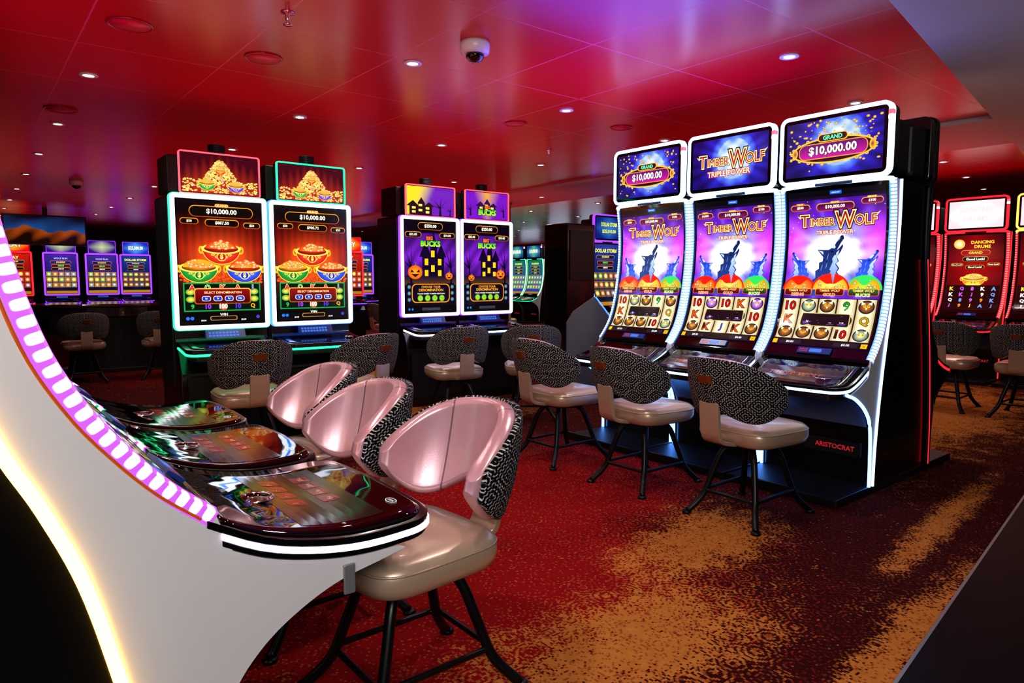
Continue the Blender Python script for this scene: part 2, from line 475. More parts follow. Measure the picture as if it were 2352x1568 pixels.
def logo(a, y):
    for tx, cx, dy, h, w in (('T', -.212, .006, .082, .062), ('IMBER', -.087, -.006, .050, .172), ('W', .070, .004, .108, .128), ('OLF', .204, -.004, .068, .140)):
        X = cx/a.w; cy = y-dy/a.h
        a.text(tx, X, cy, h, '#000000', 3.4, w=w, off=0, out='#1a0210', ow=.11)
        a.text(tx, X, cy, h, '#000000', 4.0, w=w, off=0, out='#ffd890', ow=.06)
        a.text(tx, X, cy, h, '#7a0c2c', 4.6, w=w, off=.0, c2='#c83018')
    for sx, x0 in ((-1, -.235), (1, .268)):
        a.poly([(x0/a.w, y-.03/a.h), ((x0+sx*.03)/a.w, y-.045/a.h), ((x0+sx*.012)/a.w, y-.022/a.h)], '#ffd890', 3.8)

def art_wolf(v=0):
    a = Art(.66, 1.14)
    moon = lin('#f4f4ff'); mid = lin('#8a90f4'); pur = lin('#6420c0'); dk = lin('#1c0a50')
    def bg(x, y):
        d = math.hypot(x*.66*.85, (y-.41)*1.14)
        c = lerp3(moon, mid, (d-.13)/.05); c = lerp3(c, pur, (d-.17)/.12); c = lerp3(c, dk, (d-.30)/.2)
        n = math.sin(x*17+y*23+2*math.sin(y*19))*math.sin(x*11-y*31)
        c = tuple(max(0, q*(1+(.45 if d > .15 else .10)*n)) for q in c)
        k = max(0, math.sin(math.atan2(y-.4, x)*9+1.3))**6*max(0, 1-d*2)*.25
        c = tuple(q+k*w for q, w in zip(c, (.5, .6, 1)))
        mg = math.exp(-((abs(x)-.42)**2*40+(y-.33)**2*60))
        return tuple(q+mg*w for q, w in zip(c, (.6, .05, .5)))
    a.grid(-.5, 0, .5, 1, 30, 90, bg, 0)
    a.rect(-.5, 0, .5, .035, '#050308', 1)
    a.rect(-.05, .008, .07, .03, '#2060d0', 2); a.text('ARISTOCRAT', .01, .019, .007, '#ffffff', 3)
    a.rect(-.5, .035, .5, .055, '#180828', 1)
    rn = random.Random(9)
    for k in range(40):
        a.disc(rn.uniform(-.49, .49), rn.uniform(.06, .5), .003, .003, '#a0b0ff', 1, 5, c2='#ffffff')
    jackpot(a, 0, .105, .25, .045, '$10,000.00', 'GRAND')
    jackpot(a, -.37, .10 , .13, .034, '$500' if v != 1 else '$4,000', 'MAJOR'); jackpot(a, .37, .085, .13, .034, '$100', 'MINOR')
    logo(a, .19)
    a.text('TRIPLE POWER', 0, .262, .028, '#fff0c0', 4, w=.36, out='#b01010', off=.02, ow=.09)
    for fx in (-1, 1):
        wolf(a, fx*.36, .62, .30, .24, '#1c3cb8', '#3a6ae8', '#c0d8ff', 2, fx)
    wolf(a, -.02, .66, .40, .375, '#0a1a4c', '#2c4a98', '#b8d4ff', 3.6, 1)
    for cx, c1, c2, lb in ((-.34, '#f05018', '#ffb030', 'RISING'), (.34, '#1f9a30', '#b0e840', 'BUCKS'), (0, '#ffa010', '#fff070', 'GOLD')):
        R = .105 if cx else .12
        o = 0 if cx else .4
        a.disc(cx, .62, R+.012, R*.85+.014, '#ff2010' if cx <= 0 else '#30d060', 4.4+o, 20, a0=0, a1=180)
        a.disc(cx, .62, R, R*.85, c1 if cx <= 0 else '#d88a18', 4.6+o, 20, c2=c2, a0=0, a1=180)
        for k in range(26):
            an = random.uniform(.2, 2.9); rr = random.uniform(.1, .88)*R
            a.disc(cx+rr*math.cos(an)/.66, .62-rr*math.sin(an)*.85/1.14, .012, .009, '#a04808' if cx <= 0 else '#5a7018', 4.8+o+k*.01, 8, c2='#fff6b0')
        a.pill(cx, .635, .2, .052, '#e8a030' , 5.2+o, r=.014, c2='#a04a10')
        a.pill(cx, .635, .19, .042, '#8a1018' if cx <= 0 else '#0f6a28', 5.4+o, r=.012, c2='#3a0508')
        a.text('TIMBER WOLF', cx, .627, .016, '#ffe080', 6+o, w=.17)
        a.text(lb, cx, .652, .022, '#ff3020' if cx <= 0 else '#60ff60', 6.2+o, w=.16, out='#fff0b0')
    a.rect(-.5, .675, .5, .955, '#2a1608', 4)
    rnd = random.Random(v*5+3)
    for i in range(5):
        xa = -.485+i*.197
        a.grid(xa, .68, xa+.182, .95, 4, 9, lambda x, y: lerp3(lin('#f0e8c4'), lin('#a89468'), abs((x-xa)/.182-.5)**2*3.4), 5)
        for j in range(3):
            s = rnd.choice(['10', '9', 'J', 'K', 'Q', 'O', 'P', 'O', 'E', 'O']) if not (i == 0 and j == 0) else '10'
            cx = xa+.091; cy = .725+j*.09
            if s in 'OPE' and len(s) == 1:
                cl = {'O': ('#3a2a20', '#c87830'), 'P': ('#5a1a8a', '#e0a0ff'), 'E': ('#205a6a', '#f0e8a0')}[s]
                a.disc(cx, cy, .052, .048, '#1a120c', 6, 18); a.disc(cx, cy, .046, .042, cl[0], 6.5, 18, c2=cl[1])
                for q in (-1, 1): a.poly([(cx+q*.055, cy-.035), (cx+q*.01, cy-.02), (cx+q*.05, cy-.01)], '#f0e0c0', 6.8)
                a.disc(cx-.02, cy-.005, .009, .009, '#f8d020', 7, 8, c2='#201000'); a.disc(cx+.02, cy-.005, .009, .009, '#f8d020', 7, 8, c2='#201000')
                a.poly([(cx-.012, cy+.004), (cx+.012, cy+.004), (cx, cy+.02)], '#f0e0c0', 7)
            else:
                cc = {'10': '#b80c0c', '9': '#108a30', 'J': '#3a48c8', 'K': '#d05008', 'Q': '#b89010'}[s]
                a.text(s, cx, cy, .066, cc, 7, w=.095, off=.02, out='#30180a', ow=.05)
    a.pill(0, .815, .34, .1, '#c8b070', 8, r=.015); a.pill(0, .815, .33, .09, '#1a0c18', 8.4, r=.013)
    a.text('CHOOSE YOUR DENOMINATION', 0, .795, .014, '#ffffff', 9, w=.3)
    for k, d in enumerate(['1¢', '2¢', '5¢', '10¢']):
        a.pill(-.18+k*.12, .828, .06, .04, '#5a3a90', 9, r=.01); a.text(d, -.18+k*.12, .828, .02, '#ffffff', 9.5, w=.045)
    a.rect(-.5, .955, .5, 1, '#060408', 5)
    for cx in (-.3, .28):
        a.rect(cx-.12, .963, cx+.12, .992, '#202028', 6); a.text('$0.00', cx, .978, .02, '#ffffff', 7)
    a.rect(.43, .962, .49, .993, '#e8b010', 6); a.text('1¢', .46, .978, .017, '#201000', 7)
    a.rect(-.49, .962, -.44, .993, '#e8b010', 6)
    return a

def art_wolf_top(kind):
    a = Art(.60, .33)
    def bg(x, y):
        d = math.hypot((x-.06)*.6, (y-.45)*.33)
        R = .135
        if d < R:
            return lerp3(lin('#d4e8ff'), lin('#5a84e4'), .8*(d/R)**2+.35*math.sin(x*31)*math.sin(y*19))
        c = lerp3(lin('#5a80ff'), lin('#2a22a8'), (d-R)/.05); c = lerp3(c, lin('#1a0c60'), (d-R-.04)/.12)
        n = math.sin(math.atan2(y-.45, x-.06)*16)*.35*min(1, d*5)
        return tuple(max(0, q*(1+n)) for q in c)
    a.grid(-.5, 0, .5, 1, 80, 44, bg, 0)
    if kind:
        rnd = random.Random(kind)
        for k in range(110):
            x = rnd.uniform(-.48, .48); y = rnd.betavariate(1.2, 1.8); r = rnd.uniform(.004, .012)
            a.disc(x, y*.98+.01, r, r*rnd.uniform(.5, 1), '#a06010', 2, 8, c2='#ffe060')
        a.disc(0, .56, .262, .078, '#ffb838', 3, 36, c2='#8a4408'); a.disc(0, .56, .250, .068, '#2a0a20', 3.3, 36)
        for sx in (-1, 1):
            for q in range(7):
                an = math.radians(-55+q*18); a.disc(sx*.262*math.cos(an)/.6, .56-.080*math.sin(an)/.33, .011, .009, '#ffcf50', 3.2, 8, c2='#b05a10')
            a.disc(sx*.40, .56, .018, .03, '#ffb838', 3.5, 12, c2='#601030')
        a.pill(0, .56, .43, .094, '#e89828', 3.8, r=.042); a.pill(0, .56, .42, .084, '#5a0c60', 4, r=.038, c2='#b81c90')
        a.pill(0, .335, .19, .048, '#ffb030', 4.5); a.pill(0, .335, .175, .037, '#3a1010', 5)
        a.text('GRAND', 0, .335, .026, '#60ffb8', 6, w=.14, off=.03)
        a.text('$10,000.00', 0, .56, .060, '#ffffff', 6, w=.385, off=.03, out='#402000')
    else:
        logo(a, .46)
        a.text('TRIPLE POWER', .0, .72, .038, '#fff0c0', 4, w=.34, out='#b01010', off=.02, ow=.09)
    return a

def bowl(a, cx, cy, R, c1, c2, L, fill='#d02818'):
    k = R
    a.disc(cx, cy, k*1.02, k*.88, '#ffc840', L-.1, 26, a0=180, a1=360)
    a.disc(cx, cy, k*.98, k*.84, c1, L, 26, c2=c2, a0=180, a1=360)
    for q in range(7):
        an = math.radians(200+q*23); a.disc(cx+.62*k*math.cos(an)/a.w, cy-.5*k*math.sin(an)/a.h, k*.11, k*.07, '#ffd860', L+.2, 8, c2=c1)
    a.disc(cx, cy, k*1.05, k*.30, '#ffd850', L+.5, 28, c2='#ff9a20'); a.disc(cx, cy, k*.9, k*.22, '#601008', L+1, 24, c2=fill)
    a.disc(cx, cy-.0, k*.84, k*.46, fill, L+1.2, 22, c2='#ffb040', a0=0, a1=180)
    for q in range(26):
        an = random.uniform(.12, 3.02); rr = random.uniform(.1, .8)*k
        a.disc(cx+rr*math.cos(an)/a.w, cy-rr*math.sin(an)*.55/a.h, k*.12, k*.08, '#e04a18', L+1.4+q*.01, 8, c2='#fff8a0')
    a.disc(cx, cy+k*.45/a.h, k*.26, k*.24, '#ffe070', L+1.7, 14); a.disc(cx, cy+k*.45/a.h, k*.22, k*.20, c1, L+1.75, 14)
    a.text('$', cx, cy+k*.45/a.h, k*.3, '#ffe070', L+1.8, off=.04)
    for q in range(9):
        an = math.radians(8+q*20.5); a.disc(cx+k*1.0*math.cos(an)/a.w, cy+k*.27*math.sin(an)/a.h, k*.05, k*.04, '#fff2a0', L+1.9, 6, c2='#ff4020')
    a.disc(cx, cy+k*.86/a.h, k*.5, k*.1, '#c08010', L-.2, 16)
    for sx in (-1, 1): a.disc(cx+sx*k*1.04/a.w, cy+.08*k/a.h, k*.15, k*.22, '#ffc030', L-.3, 12, c2='#803008')

def art_pots(v=0):
    a = Art(.62, .95)
    def bg(x, y):
        c = lerp3(lin('#100104'), lin('#8a0c06'), 1-abs(y-.38)/.28)
        n = .5+.5*math.cos(x*70)
        g = math.exp(-(x*x*9+(y-.50)**2*30))
        c = tuple(q*(.4+.7*n*(1 if y < .5 else .3)) for q in c)
        return tuple(q+g*w for q, w in zip(c, (.9, .13, .02)))
    a.grid(-.5, 0, .5, 1, 40, 50, bg, 0)
    jackpot(a, .02, .085, .46, .075, '$10,000.00', 'GRAND', fill='#100404')
    jackpot(a, -.36, .168, .12, .036, '$50', fill='#100404'); jackpot(a, .02, .175, .24, .046, '$887.50' if v == 0 else '$905.72', fill='#100404'); jackpot(a, .38, .185, .12, .036, '$20', fill='#100404')
    for q in range(420):
        x = random.uniform(-.48, .48); y = random.uniform(.53+.04*abs(x), .665)
        a.disc(x, y, .014, .009, random.choice(['#a81c0c', '#c84014', '#6a1006']), 1+q*.002, 7, c2='#ff7028')
    bowl(a, 0, .385, .14, '#c01818', '#ff6a40', 3)
    bowl(a, -.27, .54, .135, '#0f7a30', '#50d060', 6, fill='#f0a020')
    bowl(a, .27, .54, .135, '#1a3ac0', '#6a90ff', 6, fill='#d04020')
    a.rect(-.46, .665, .46, .9, '#0f9a50', 9); a.rect(-.445, .675, .445, .89, '#04140c', 9.4)
    for i, (s, c) in enumerate([('A', '#e02828'), ('Q', '#30b040'), ('K', '#e04040'), ('A', '#e02828'), ('J', '#4060e0')]):
        a.text(s, -.36+i*.18, .705, .045, c, 10, w=.06, out='#fff0b0', off=.04)
    for i, (s, c) in enumerate([('9', '#30b040'), ('10', '#9040e0'), ('100', '#f0f0f0'), ('10', '#5040e0'), ('Q', '#e0a020')]):
        if i == 2: a.disc(-.36+i*.18, .86, .032, .032, '#d02010', 10, 14, c2='#ffb040')
        a.text(s, -.36+i*.18, .86, .04, c, 10.5, w=.06, out='#200808', off=.04)
    for cy in (.74, .8):
        for cx in (-.38, .38): a.disc(cx, cy, .035, .026, '#209030', 9.8, 12, c2='#ffe060')
    a.pill(0, .775, .42, .125, '#ffb84a', 11, r=.02, c2='#a04a10'); a.pill(0, .775, .405, .11, '#8a0c10', 11.4, r=.016, c2='#40060a')
    a.text('SELECT DENOMINATION', 0, .745, .018, '#ffe6a0', 12, w=.36)
    for k, d in enumerate(['1¢', '2¢', '5¢', '10¢']):
        a.pill(-.2+k*.135, .795, .065, .040, '#e8e8f4', 12, r=.015); a.pill(-.2+k*.135, .795, .056, .032, '#2038a8', 12.4, r=.012); a.text(d, -.2+k*.135, .795, .018, '#ffffff', 13)
    a.rect(-.5, .91, .5, 1, '#050506', 9)
    a.pill(0, .958, .2, .034, '#c89040', 10, r=.01); a.pill(0, .958, .19, .026, '#101018', 10.4, r=.008)
    a.text('WIN', 0, .928, .02, '#ffffff', 11)
    a.disc(-.42, .955, .014, .014, '#3070e0', 10, 10); a.disc(-.37, .955, .014, .014, '#3070e0', 10, 10)
    a.text('$0.00', -.24, .975, .014, '#ffffff', 11); a.text('$0.00', .24, .975, .014, '#ffffff', 11); a.disc(.42, .955, .014, .014, '#5040c0', 10, 10)
    return a

def art_pots_top():
    a = Art(.56, .28)
    a.grid(-.5, 0, .5, 1, 40, 20, lambda x, y: lerp3(lin('#400414'), lin('#b0301a'), y*1.1-abs(x)*.8+.14*math.cos(x*60)), 0)
    rnd = random.Random(4)
    for q in range(620):
        y = rnd.uniform(.08, 1) ** .8; w = (y-.05)*.40 if y < .66 else .5
        x = rnd.uniform(-w, w)
        a.disc(x*.98, min(.97, y), .010, .007, rnd.choice(['#c87808', '#e0a010', '#8a3c06', '#f8d860', '#c82810']), 1+q*.003, 7, c2='#fff0a0')
    bowl(a, -.18, .74, .062, '#0f8a40', '#50e080', 4, '#f0b020'); bowl(a, .2, .76, .062, '#5030c0', '#a080ff', 4, '#f0b020'); bowl(a, 0, .38, .04, '#d02020', '#ff8050', 4, '#f0b020')
    return a

def tree(a, x, y, s, c, L, fl=1):
    a.poly([(x-.02*s, y), (x-.008*s, y-.25*s), (x+.012*s, y-.25*s), (x+.025*s, y)], c, L)
    for dx, dy, l in ((-.1, -.42, 1), (.12, -.46, 1), (.02, -.52, 1), (-.16, -.3, 1), (.17, -.3, 1)):
        a.poly([(x-.01*s, y-.2*s), (x+.012*s, y-.22*s), (x+fl*dx*s, y+dy*s)], c, L)
def pumpkin(a, cx, cy, R, L):
    a.disc(cx, cy, R, R*.85, '#e05808', L, 18, c2='#ffa030')
    a.poly([(cx-.01, cy-R*.8/a.h), (cx+.01, cy-R*.8/a.h), (cx+.02, cy-R*1.25/a.h)], '#30a020', L+.3)
    for sx in (-1, 1): a.poly([(cx+sx*.5*R/a.w, cy-.35*R/a.h), (cx+sx*.15*R/a.w, cy), (cx+sx*.65*R/a.w, cy)], '#301000', L+.4)
    a.poly([(cx-.6*R/a.w, cy+.2*R/a.h), (cx+.6*R/a.w, cy+.2*R/a.h), (cx, cy+.6*R/a.h)], '#301000', L+.4)
def house(a, x, y, s, c, L, win='#ffc020'):
    P = [(-.2, 0), (-.2, -.3), (-.25, -.3), (-.14, -.5), (-.06, -.34), (-.06, -.42), (0, -.62), (.06, -.42), (.06, -.34), (.13, -.46), (.22, -.3), (.18, -.3), (.18, 0)]
    a.poly([(x+px*s, y+py*s*.8) for px, py in P], c, L)
    for wx, wy in ((-.13, -.2), (-.02, -.3), (.1, -.2), (-.02, -.12), (-.13, -.06), (.1, -.06)):
        a.rect(x+(wx-.028)*s, y+(wy-.08)*s*.8, x+(wx+.033)*s, y+wy*s*.8, win, L+.5)
def art_bucks(v=0):
    a = Art(.62, .95)
    a.grid(-.5, 0, .5, 1, 20, 40, lambda x, y: tuple(q*(.8+.3*math.sin(x*23+y*31)) for q in lerp3(lin('#8a2ad8'), lin('#100420'), abs(y-.38)*2.5+abs(x)*.7)), 0)
    a.rect(-.5, 0, .5, .13, '#0c0214', 1)
    jackpot(a, 0, .055, .29, .065, '$250.00', fill='#080408'); jackpot(a, -.33, .150, .18, .048, '$25.00', fill='#080408'); jackpot(a, .33, .150, .18, .048, '$10.00', fill='#080408')
    a.text('BIG', -.02, .185, .04, '#ff7010', 5, w=.14, out='#200830', off=.05)
    a.text('BUCKS', 0, .245, .062, '#30c020', 5, w=.28, out='#200830', off=.05, c2='#b0ff40')
    house(a, .06, .66, 1.12 if v == 0 else 1.0, '#14062a', 2)
    tree(a, -.38, .7, .9, '#0c0418', 3); tree(a, .4, .7, .9, '#0c0418', 3, -1)
    a.grid(-.5, .6, .5, .7, 8, 4, lambda x, y: lerp3(lin('#180a30'), lin('#6a4a10'), (y-.6)*6), 2.6)
    if v == 0:
        pumpkin(a, -.3, .56, .085, 4); pumpkin(a, .36, .6, .045, 4)
    else:
        pumpkin(a, .3, .58, .06, 4); pumpkin(a, -.34, .62, .04, 4)
    a.rect(-.46, .68, .46, .925, '#100818', 5)
    a.pill(0, .79, .46, .2, '#f09020', 5.5, r=.05); a.pill(0, .79, .44, .18, '#140820', 6, r=.045)
    a.text('CHOOSE YOUR', 0, .72, .024, '#ffb030', 7, w=.3); a.text('DENOMINATION', 0, .755, .028, '#ffb030', 7, w=.36)
    a.text('TOUCH SCREEN TO MAKE SELECTION', 0, .795, .014, '#ffffff', 7, w=.42)
    for k, d in enumerate(['1¢', '2¢', '5¢', '10¢']):
        a.disc(-.21+k*.14, .845, .034, .034, '#50a020', 7, 16, c2='#c0f050'); a.text(d, -.21+k*.14, .845, .024, '#102000', 8)
    for cy in (.72, .79, .86):
        for cx in (-.42, .42): a.disc(cx, cy, .022, .022, '#4030a0', 7, 10, c2='#60c040')
    a.rect(-.5, .93, .5, 1, '#050306', 6); a.pill(0, .965, .22, .03, '#3a3a4a', 7, r=.008); a.disc(-.42, .965, .012, .012, '#2080e0', 7, 8); a.disc(-.36, .965, .012, .012, '#2080e0', 7, 8)
    return a
def art_bucks_top(v):
    a = Art(.56, .28)
    if v == 0:
        a.grid(-.5, 0, .5, 1, 20, 10, lambda x, y: lerp3(lin('#e0c828'), lin('#6a20a8'), (x+.2)*3.4+y*.8), 0)
        house(a, -.2, 1.0, 1.25, '#240818', 2, '#ffe060'); tree(a, .2, 1.0, 1.3, '#180a28', 2); tree(a, .42, 1.0, .8, '#201040', 2)
    else:
        a.grid(-.5, 0, .5, 1, 16, 10, lambda x, y: lerp3(lin('#d8a010'), lin('#7018b0'), abs(x)*3.2+y*.6), 0)
        house(a, 0, .8, 1.15, '#301048', 1, '#ffe060'); tree(a, -.4, .9, 1.0, '#200830', 2); tree(a, .4, .9, 1.0, '#200830', 2, -1)
        a.text('BIG', 0, .55, .035, '#ff7010', 5, w=.12, out='#200830', off=.05)
        a.text('BUCKS', 0, .75, .062, '#30c020', 5, w=.26, out='#200830', off=.05, c2='#b0ff40')
    return a
def art_drums():
    a = Art(.66, 1.14)
    a.grid(-.5, 0, .5, 1, 12, 30, lambda x, y: lerp3(lin('#9c0a10'), lin('#30030a'), abs(x)*1.2+abs(y-.4)), 0)
    a.disc(-.3, .11, .07, .07, '#e0a020', 2, 16, c2='#fff0c0')
    a.text('DANCING', .12, .09, .045, '#ffd040', 4, w=.3, out='#801008', off=.03); a.text('DRUMS', .12, .145, .045, '#ffd040', 4, w=.24, out='#801008', off=.03)
    jackpot(a, 0, .22, .34, .06, 'GRAND', fill='#900a10', tc='#ffd040')
    jackpot(a, 0, .3, .3, .06, 'Good Luck!', fill='#201008', tc='#ffffff'); jackpot(a, 0, .4, .22, .045, 'Good Luck!', fill='#201008')
    jackpot(a, -.33, .37, .14, .035, 'Good Luck!', fill='#201008'); jackpot(a, .33, .37, .14, .035, 'Good Luck!', fill='#201008')
    bowl(a, 0, .54, .14, '#d07010', '#ffd050', 3, '#ffe060')
    a.rect(-.48, .63, .48, .95, '#200406', 4); rnd = random.Random(2)
    for i in range(5):
        for j in range(4):
            s = rnd.choice('KQJ9A8'); a.text(s, -.38+i*.19, .675+j*.075, .055, rnd.choice(['#ffd040', '#60a0ff', '#ffffff', '#ff9020', '#c060ff']), 6, w=.08, out='#602000', off=.04)
    a.rect(-.5, .955, .5, 1, '#080204', 5)
    return a
def art_glow(c1, c2, tx=None, tc='#ffffff', w=.6, h=.33, out='#101018'):
    a = Art(w, h)
    a.grid(-.5, 0, .5, 1, 12, 8, lambda x, y: lerp3(lin(c1), lin(c2), abs(x)*1.6+abs(y-.5)*1.2), 0)
    if tx:
        for k, s in enumerate(tx): a.text(s, 0, (k+1)/(len(tx)+1), .24*h/len(tx)*1.6, tc, 3, w=w*.6, off=.03, out=out)
    return a
def art_storm(h=1.14, w=.66, c=('#1a3a90', '#081020'), title=('DOLLAR STORM',), reel='#b8a878', tc='#f0f060', th=.07):
    a = Art(w, h)
    a.grid(-.5, 0, .5, 1, 8, 20, lambda x, y: lerp3(lin(c[0]), lin(c[1]), y+abs(x)*.5), 0)
    a.text(title[0], 0, .1, th, tc, 4, w=w*.8, out='#103060', off=.03)
    jackpot(a, 0, .2, .44*w/.66, .06, '$10,000.00', fill='#102050', tc='#f0e040'); jackpot(a, 0, .29, .4*w/.66, .055, '$862.55', fill='#401010', tc='#40ff60')
    jackpot(a, 0, .37, .4*w/.66, .05, '$500.00', fill='#101010')
    for i in range(5):
        for j in range(3):
            x = -.4+i*.2; y = .5+j*.14
            a.rect(x-.09, y-.06, x+.09, y+.06, reel, 2)
            a.disc(x, y, .045*w/.66, .045, random.choice(['#20a040', '#c02020', '#d0a020', '#4050c0', '#a03090']), 3, 12, c2='#fff0a0')
    a.rect(-.5, .93, .5, 1, '#a07018', 3)
    return a
def art_tv():
    a = Art(1.3, .52)
    def f(x, y):
        hz = .62-.26*math.exp(-((x+.25)*5)**2)-.14*math.exp(-((x-.3)*6)**2)+.03*math.sin(x*31)
        if y < hz: return lerp3(lin('#030a1a'), lin('#184880'), (y/hz)*.8+.15*math.sin(x*9+y*7))
        return lerp3(lin('#843c0e'), lin('#120502'), (y-hz)*2.6+.35*math.sin(x*21+y*9))
    a.grid(-.5, 0, .5, 1, 70, 44, f, 0)
    return a

# ------------------------------------------------------------ machines
PROF_A = dict(
    S=[(.085, .83), (.035, .885), (-.03, .98), (-.085, 1.13), (-.125, 1.33), (-.145, 1.55), (-.14, 1.75), (-.115, 1.93)],
    rear=[(0, 0.05), (-.012, .35), (-.06, .74), (-.125, 1.1), (-.19, 1.45), (-.205, 1.7), (-.2, 1.93)],
    under=[(.37, .655), (.25, .615), (.12, .53), (.05, .42), (.03, .2), (.028, .05)],
    back=-.42, topp=-.07, deckp=(.06, .42), zd=[(.06, .815), (.20, .745), (.32, .705), (.44, .69)], ext=.45)
PROF_B = dict(
    S=[(-.10, .815), (-.182, .885), (-.257, .97), (-.326, 1.066), (-.39, 1.195), (-.44, 1.38), (-.465, 1.55), (-.47, 1.75), (-.46, 1.93)],
    rear=[(-.19, .05), (-.235, .25), (-.29, .52), (-.34, .73), (-.40, .89), (-.46, 1.02), (-.52, 1.2), (-.56, 1.4), (-.58, 1.7), (-.58, 1.93)],
    under=[(.36, .63), (.30, .617), (.17, .59), (.06, .54), (-.02, .48), (-.08, .40), (-.13, .27), (-.15, .15), (-.155, .05)],
    back=-.95, topp=-.44, deckp=(-.12, .46), zd=[(-.12, .81), (.0, .745), (.14, .705), (.28, .69), (.48, .70)], ext=.10)

def deck_solid(name, P, q0, q1, hw, r, ztop, zbot, m, parent, b=0, bulge=.02):
    zd = smoothpts(P['zd'], 6)
    def Z(p):
        if p <= zd[0][0]: return zd[0][1]
        for i in range(1, len(zd)):
            if zd[i][0] >= p:
                k = (p-zd[i-1][0])/(zd[i][0]-zd[i-1][0]+1e-9); return zd[i-1][1]*(1-k)+zd[i][1]*k
        return zd[-1][1]
    rows = [q0+(q1-r-q0)*k/12 for k in range(13)]+[q1-r+r*math.sin(math.radians(90*k/8)) for k in range(1, 9)]
    NX = 10; v = []
    for zo in (ztop, zbot):
        for p in rows:
            d = max(0, p-(q1-r)); w = hw-r+math.sqrt(max(0, r*r-d*d))
            for i in range(NX+1):
                x = -w+2*w*i/NX
                pp = p+bulge*(1-(x/hw)**2)*((p-q0)/(q1-q0))**2
                v.append((x, -pp, Z(pp)+zo))
    n = len(rows)*(NX+1); f = []
    for o, fl in ((0, 1), (n, 0)):
        for j in range(len(rows)-1):
            for i in range(NX):
                a = o+j*(NX+1)+i; q = (a, a+NX+1, a+NX+2, a+1); f.append(q if fl else q[::-1])
    R = len(rows)-1
    ed = [(j*(NX+1), (j+1)*(NX+1)) for j in range(R)]+[(j*(NX+1)+NX, (j+1)*(NX+1)+NX) for j in range(R)]
    ed += [(i, i+1) for i in range(NX)]+[(R*(NX+1)+i, R*(NX+1)+i+1) for i in range(NX)]
    f += [(a, b_, b_+n, a+n) for a, b_ in ed]
    ob = fixn(mk(name, v, f, [m], parent))
    for pl in ob.data.polygons:
        pl.use_smooth = abs(pl.normal.z) > .7
    if b: bev(ob, b)
    return ob, Z

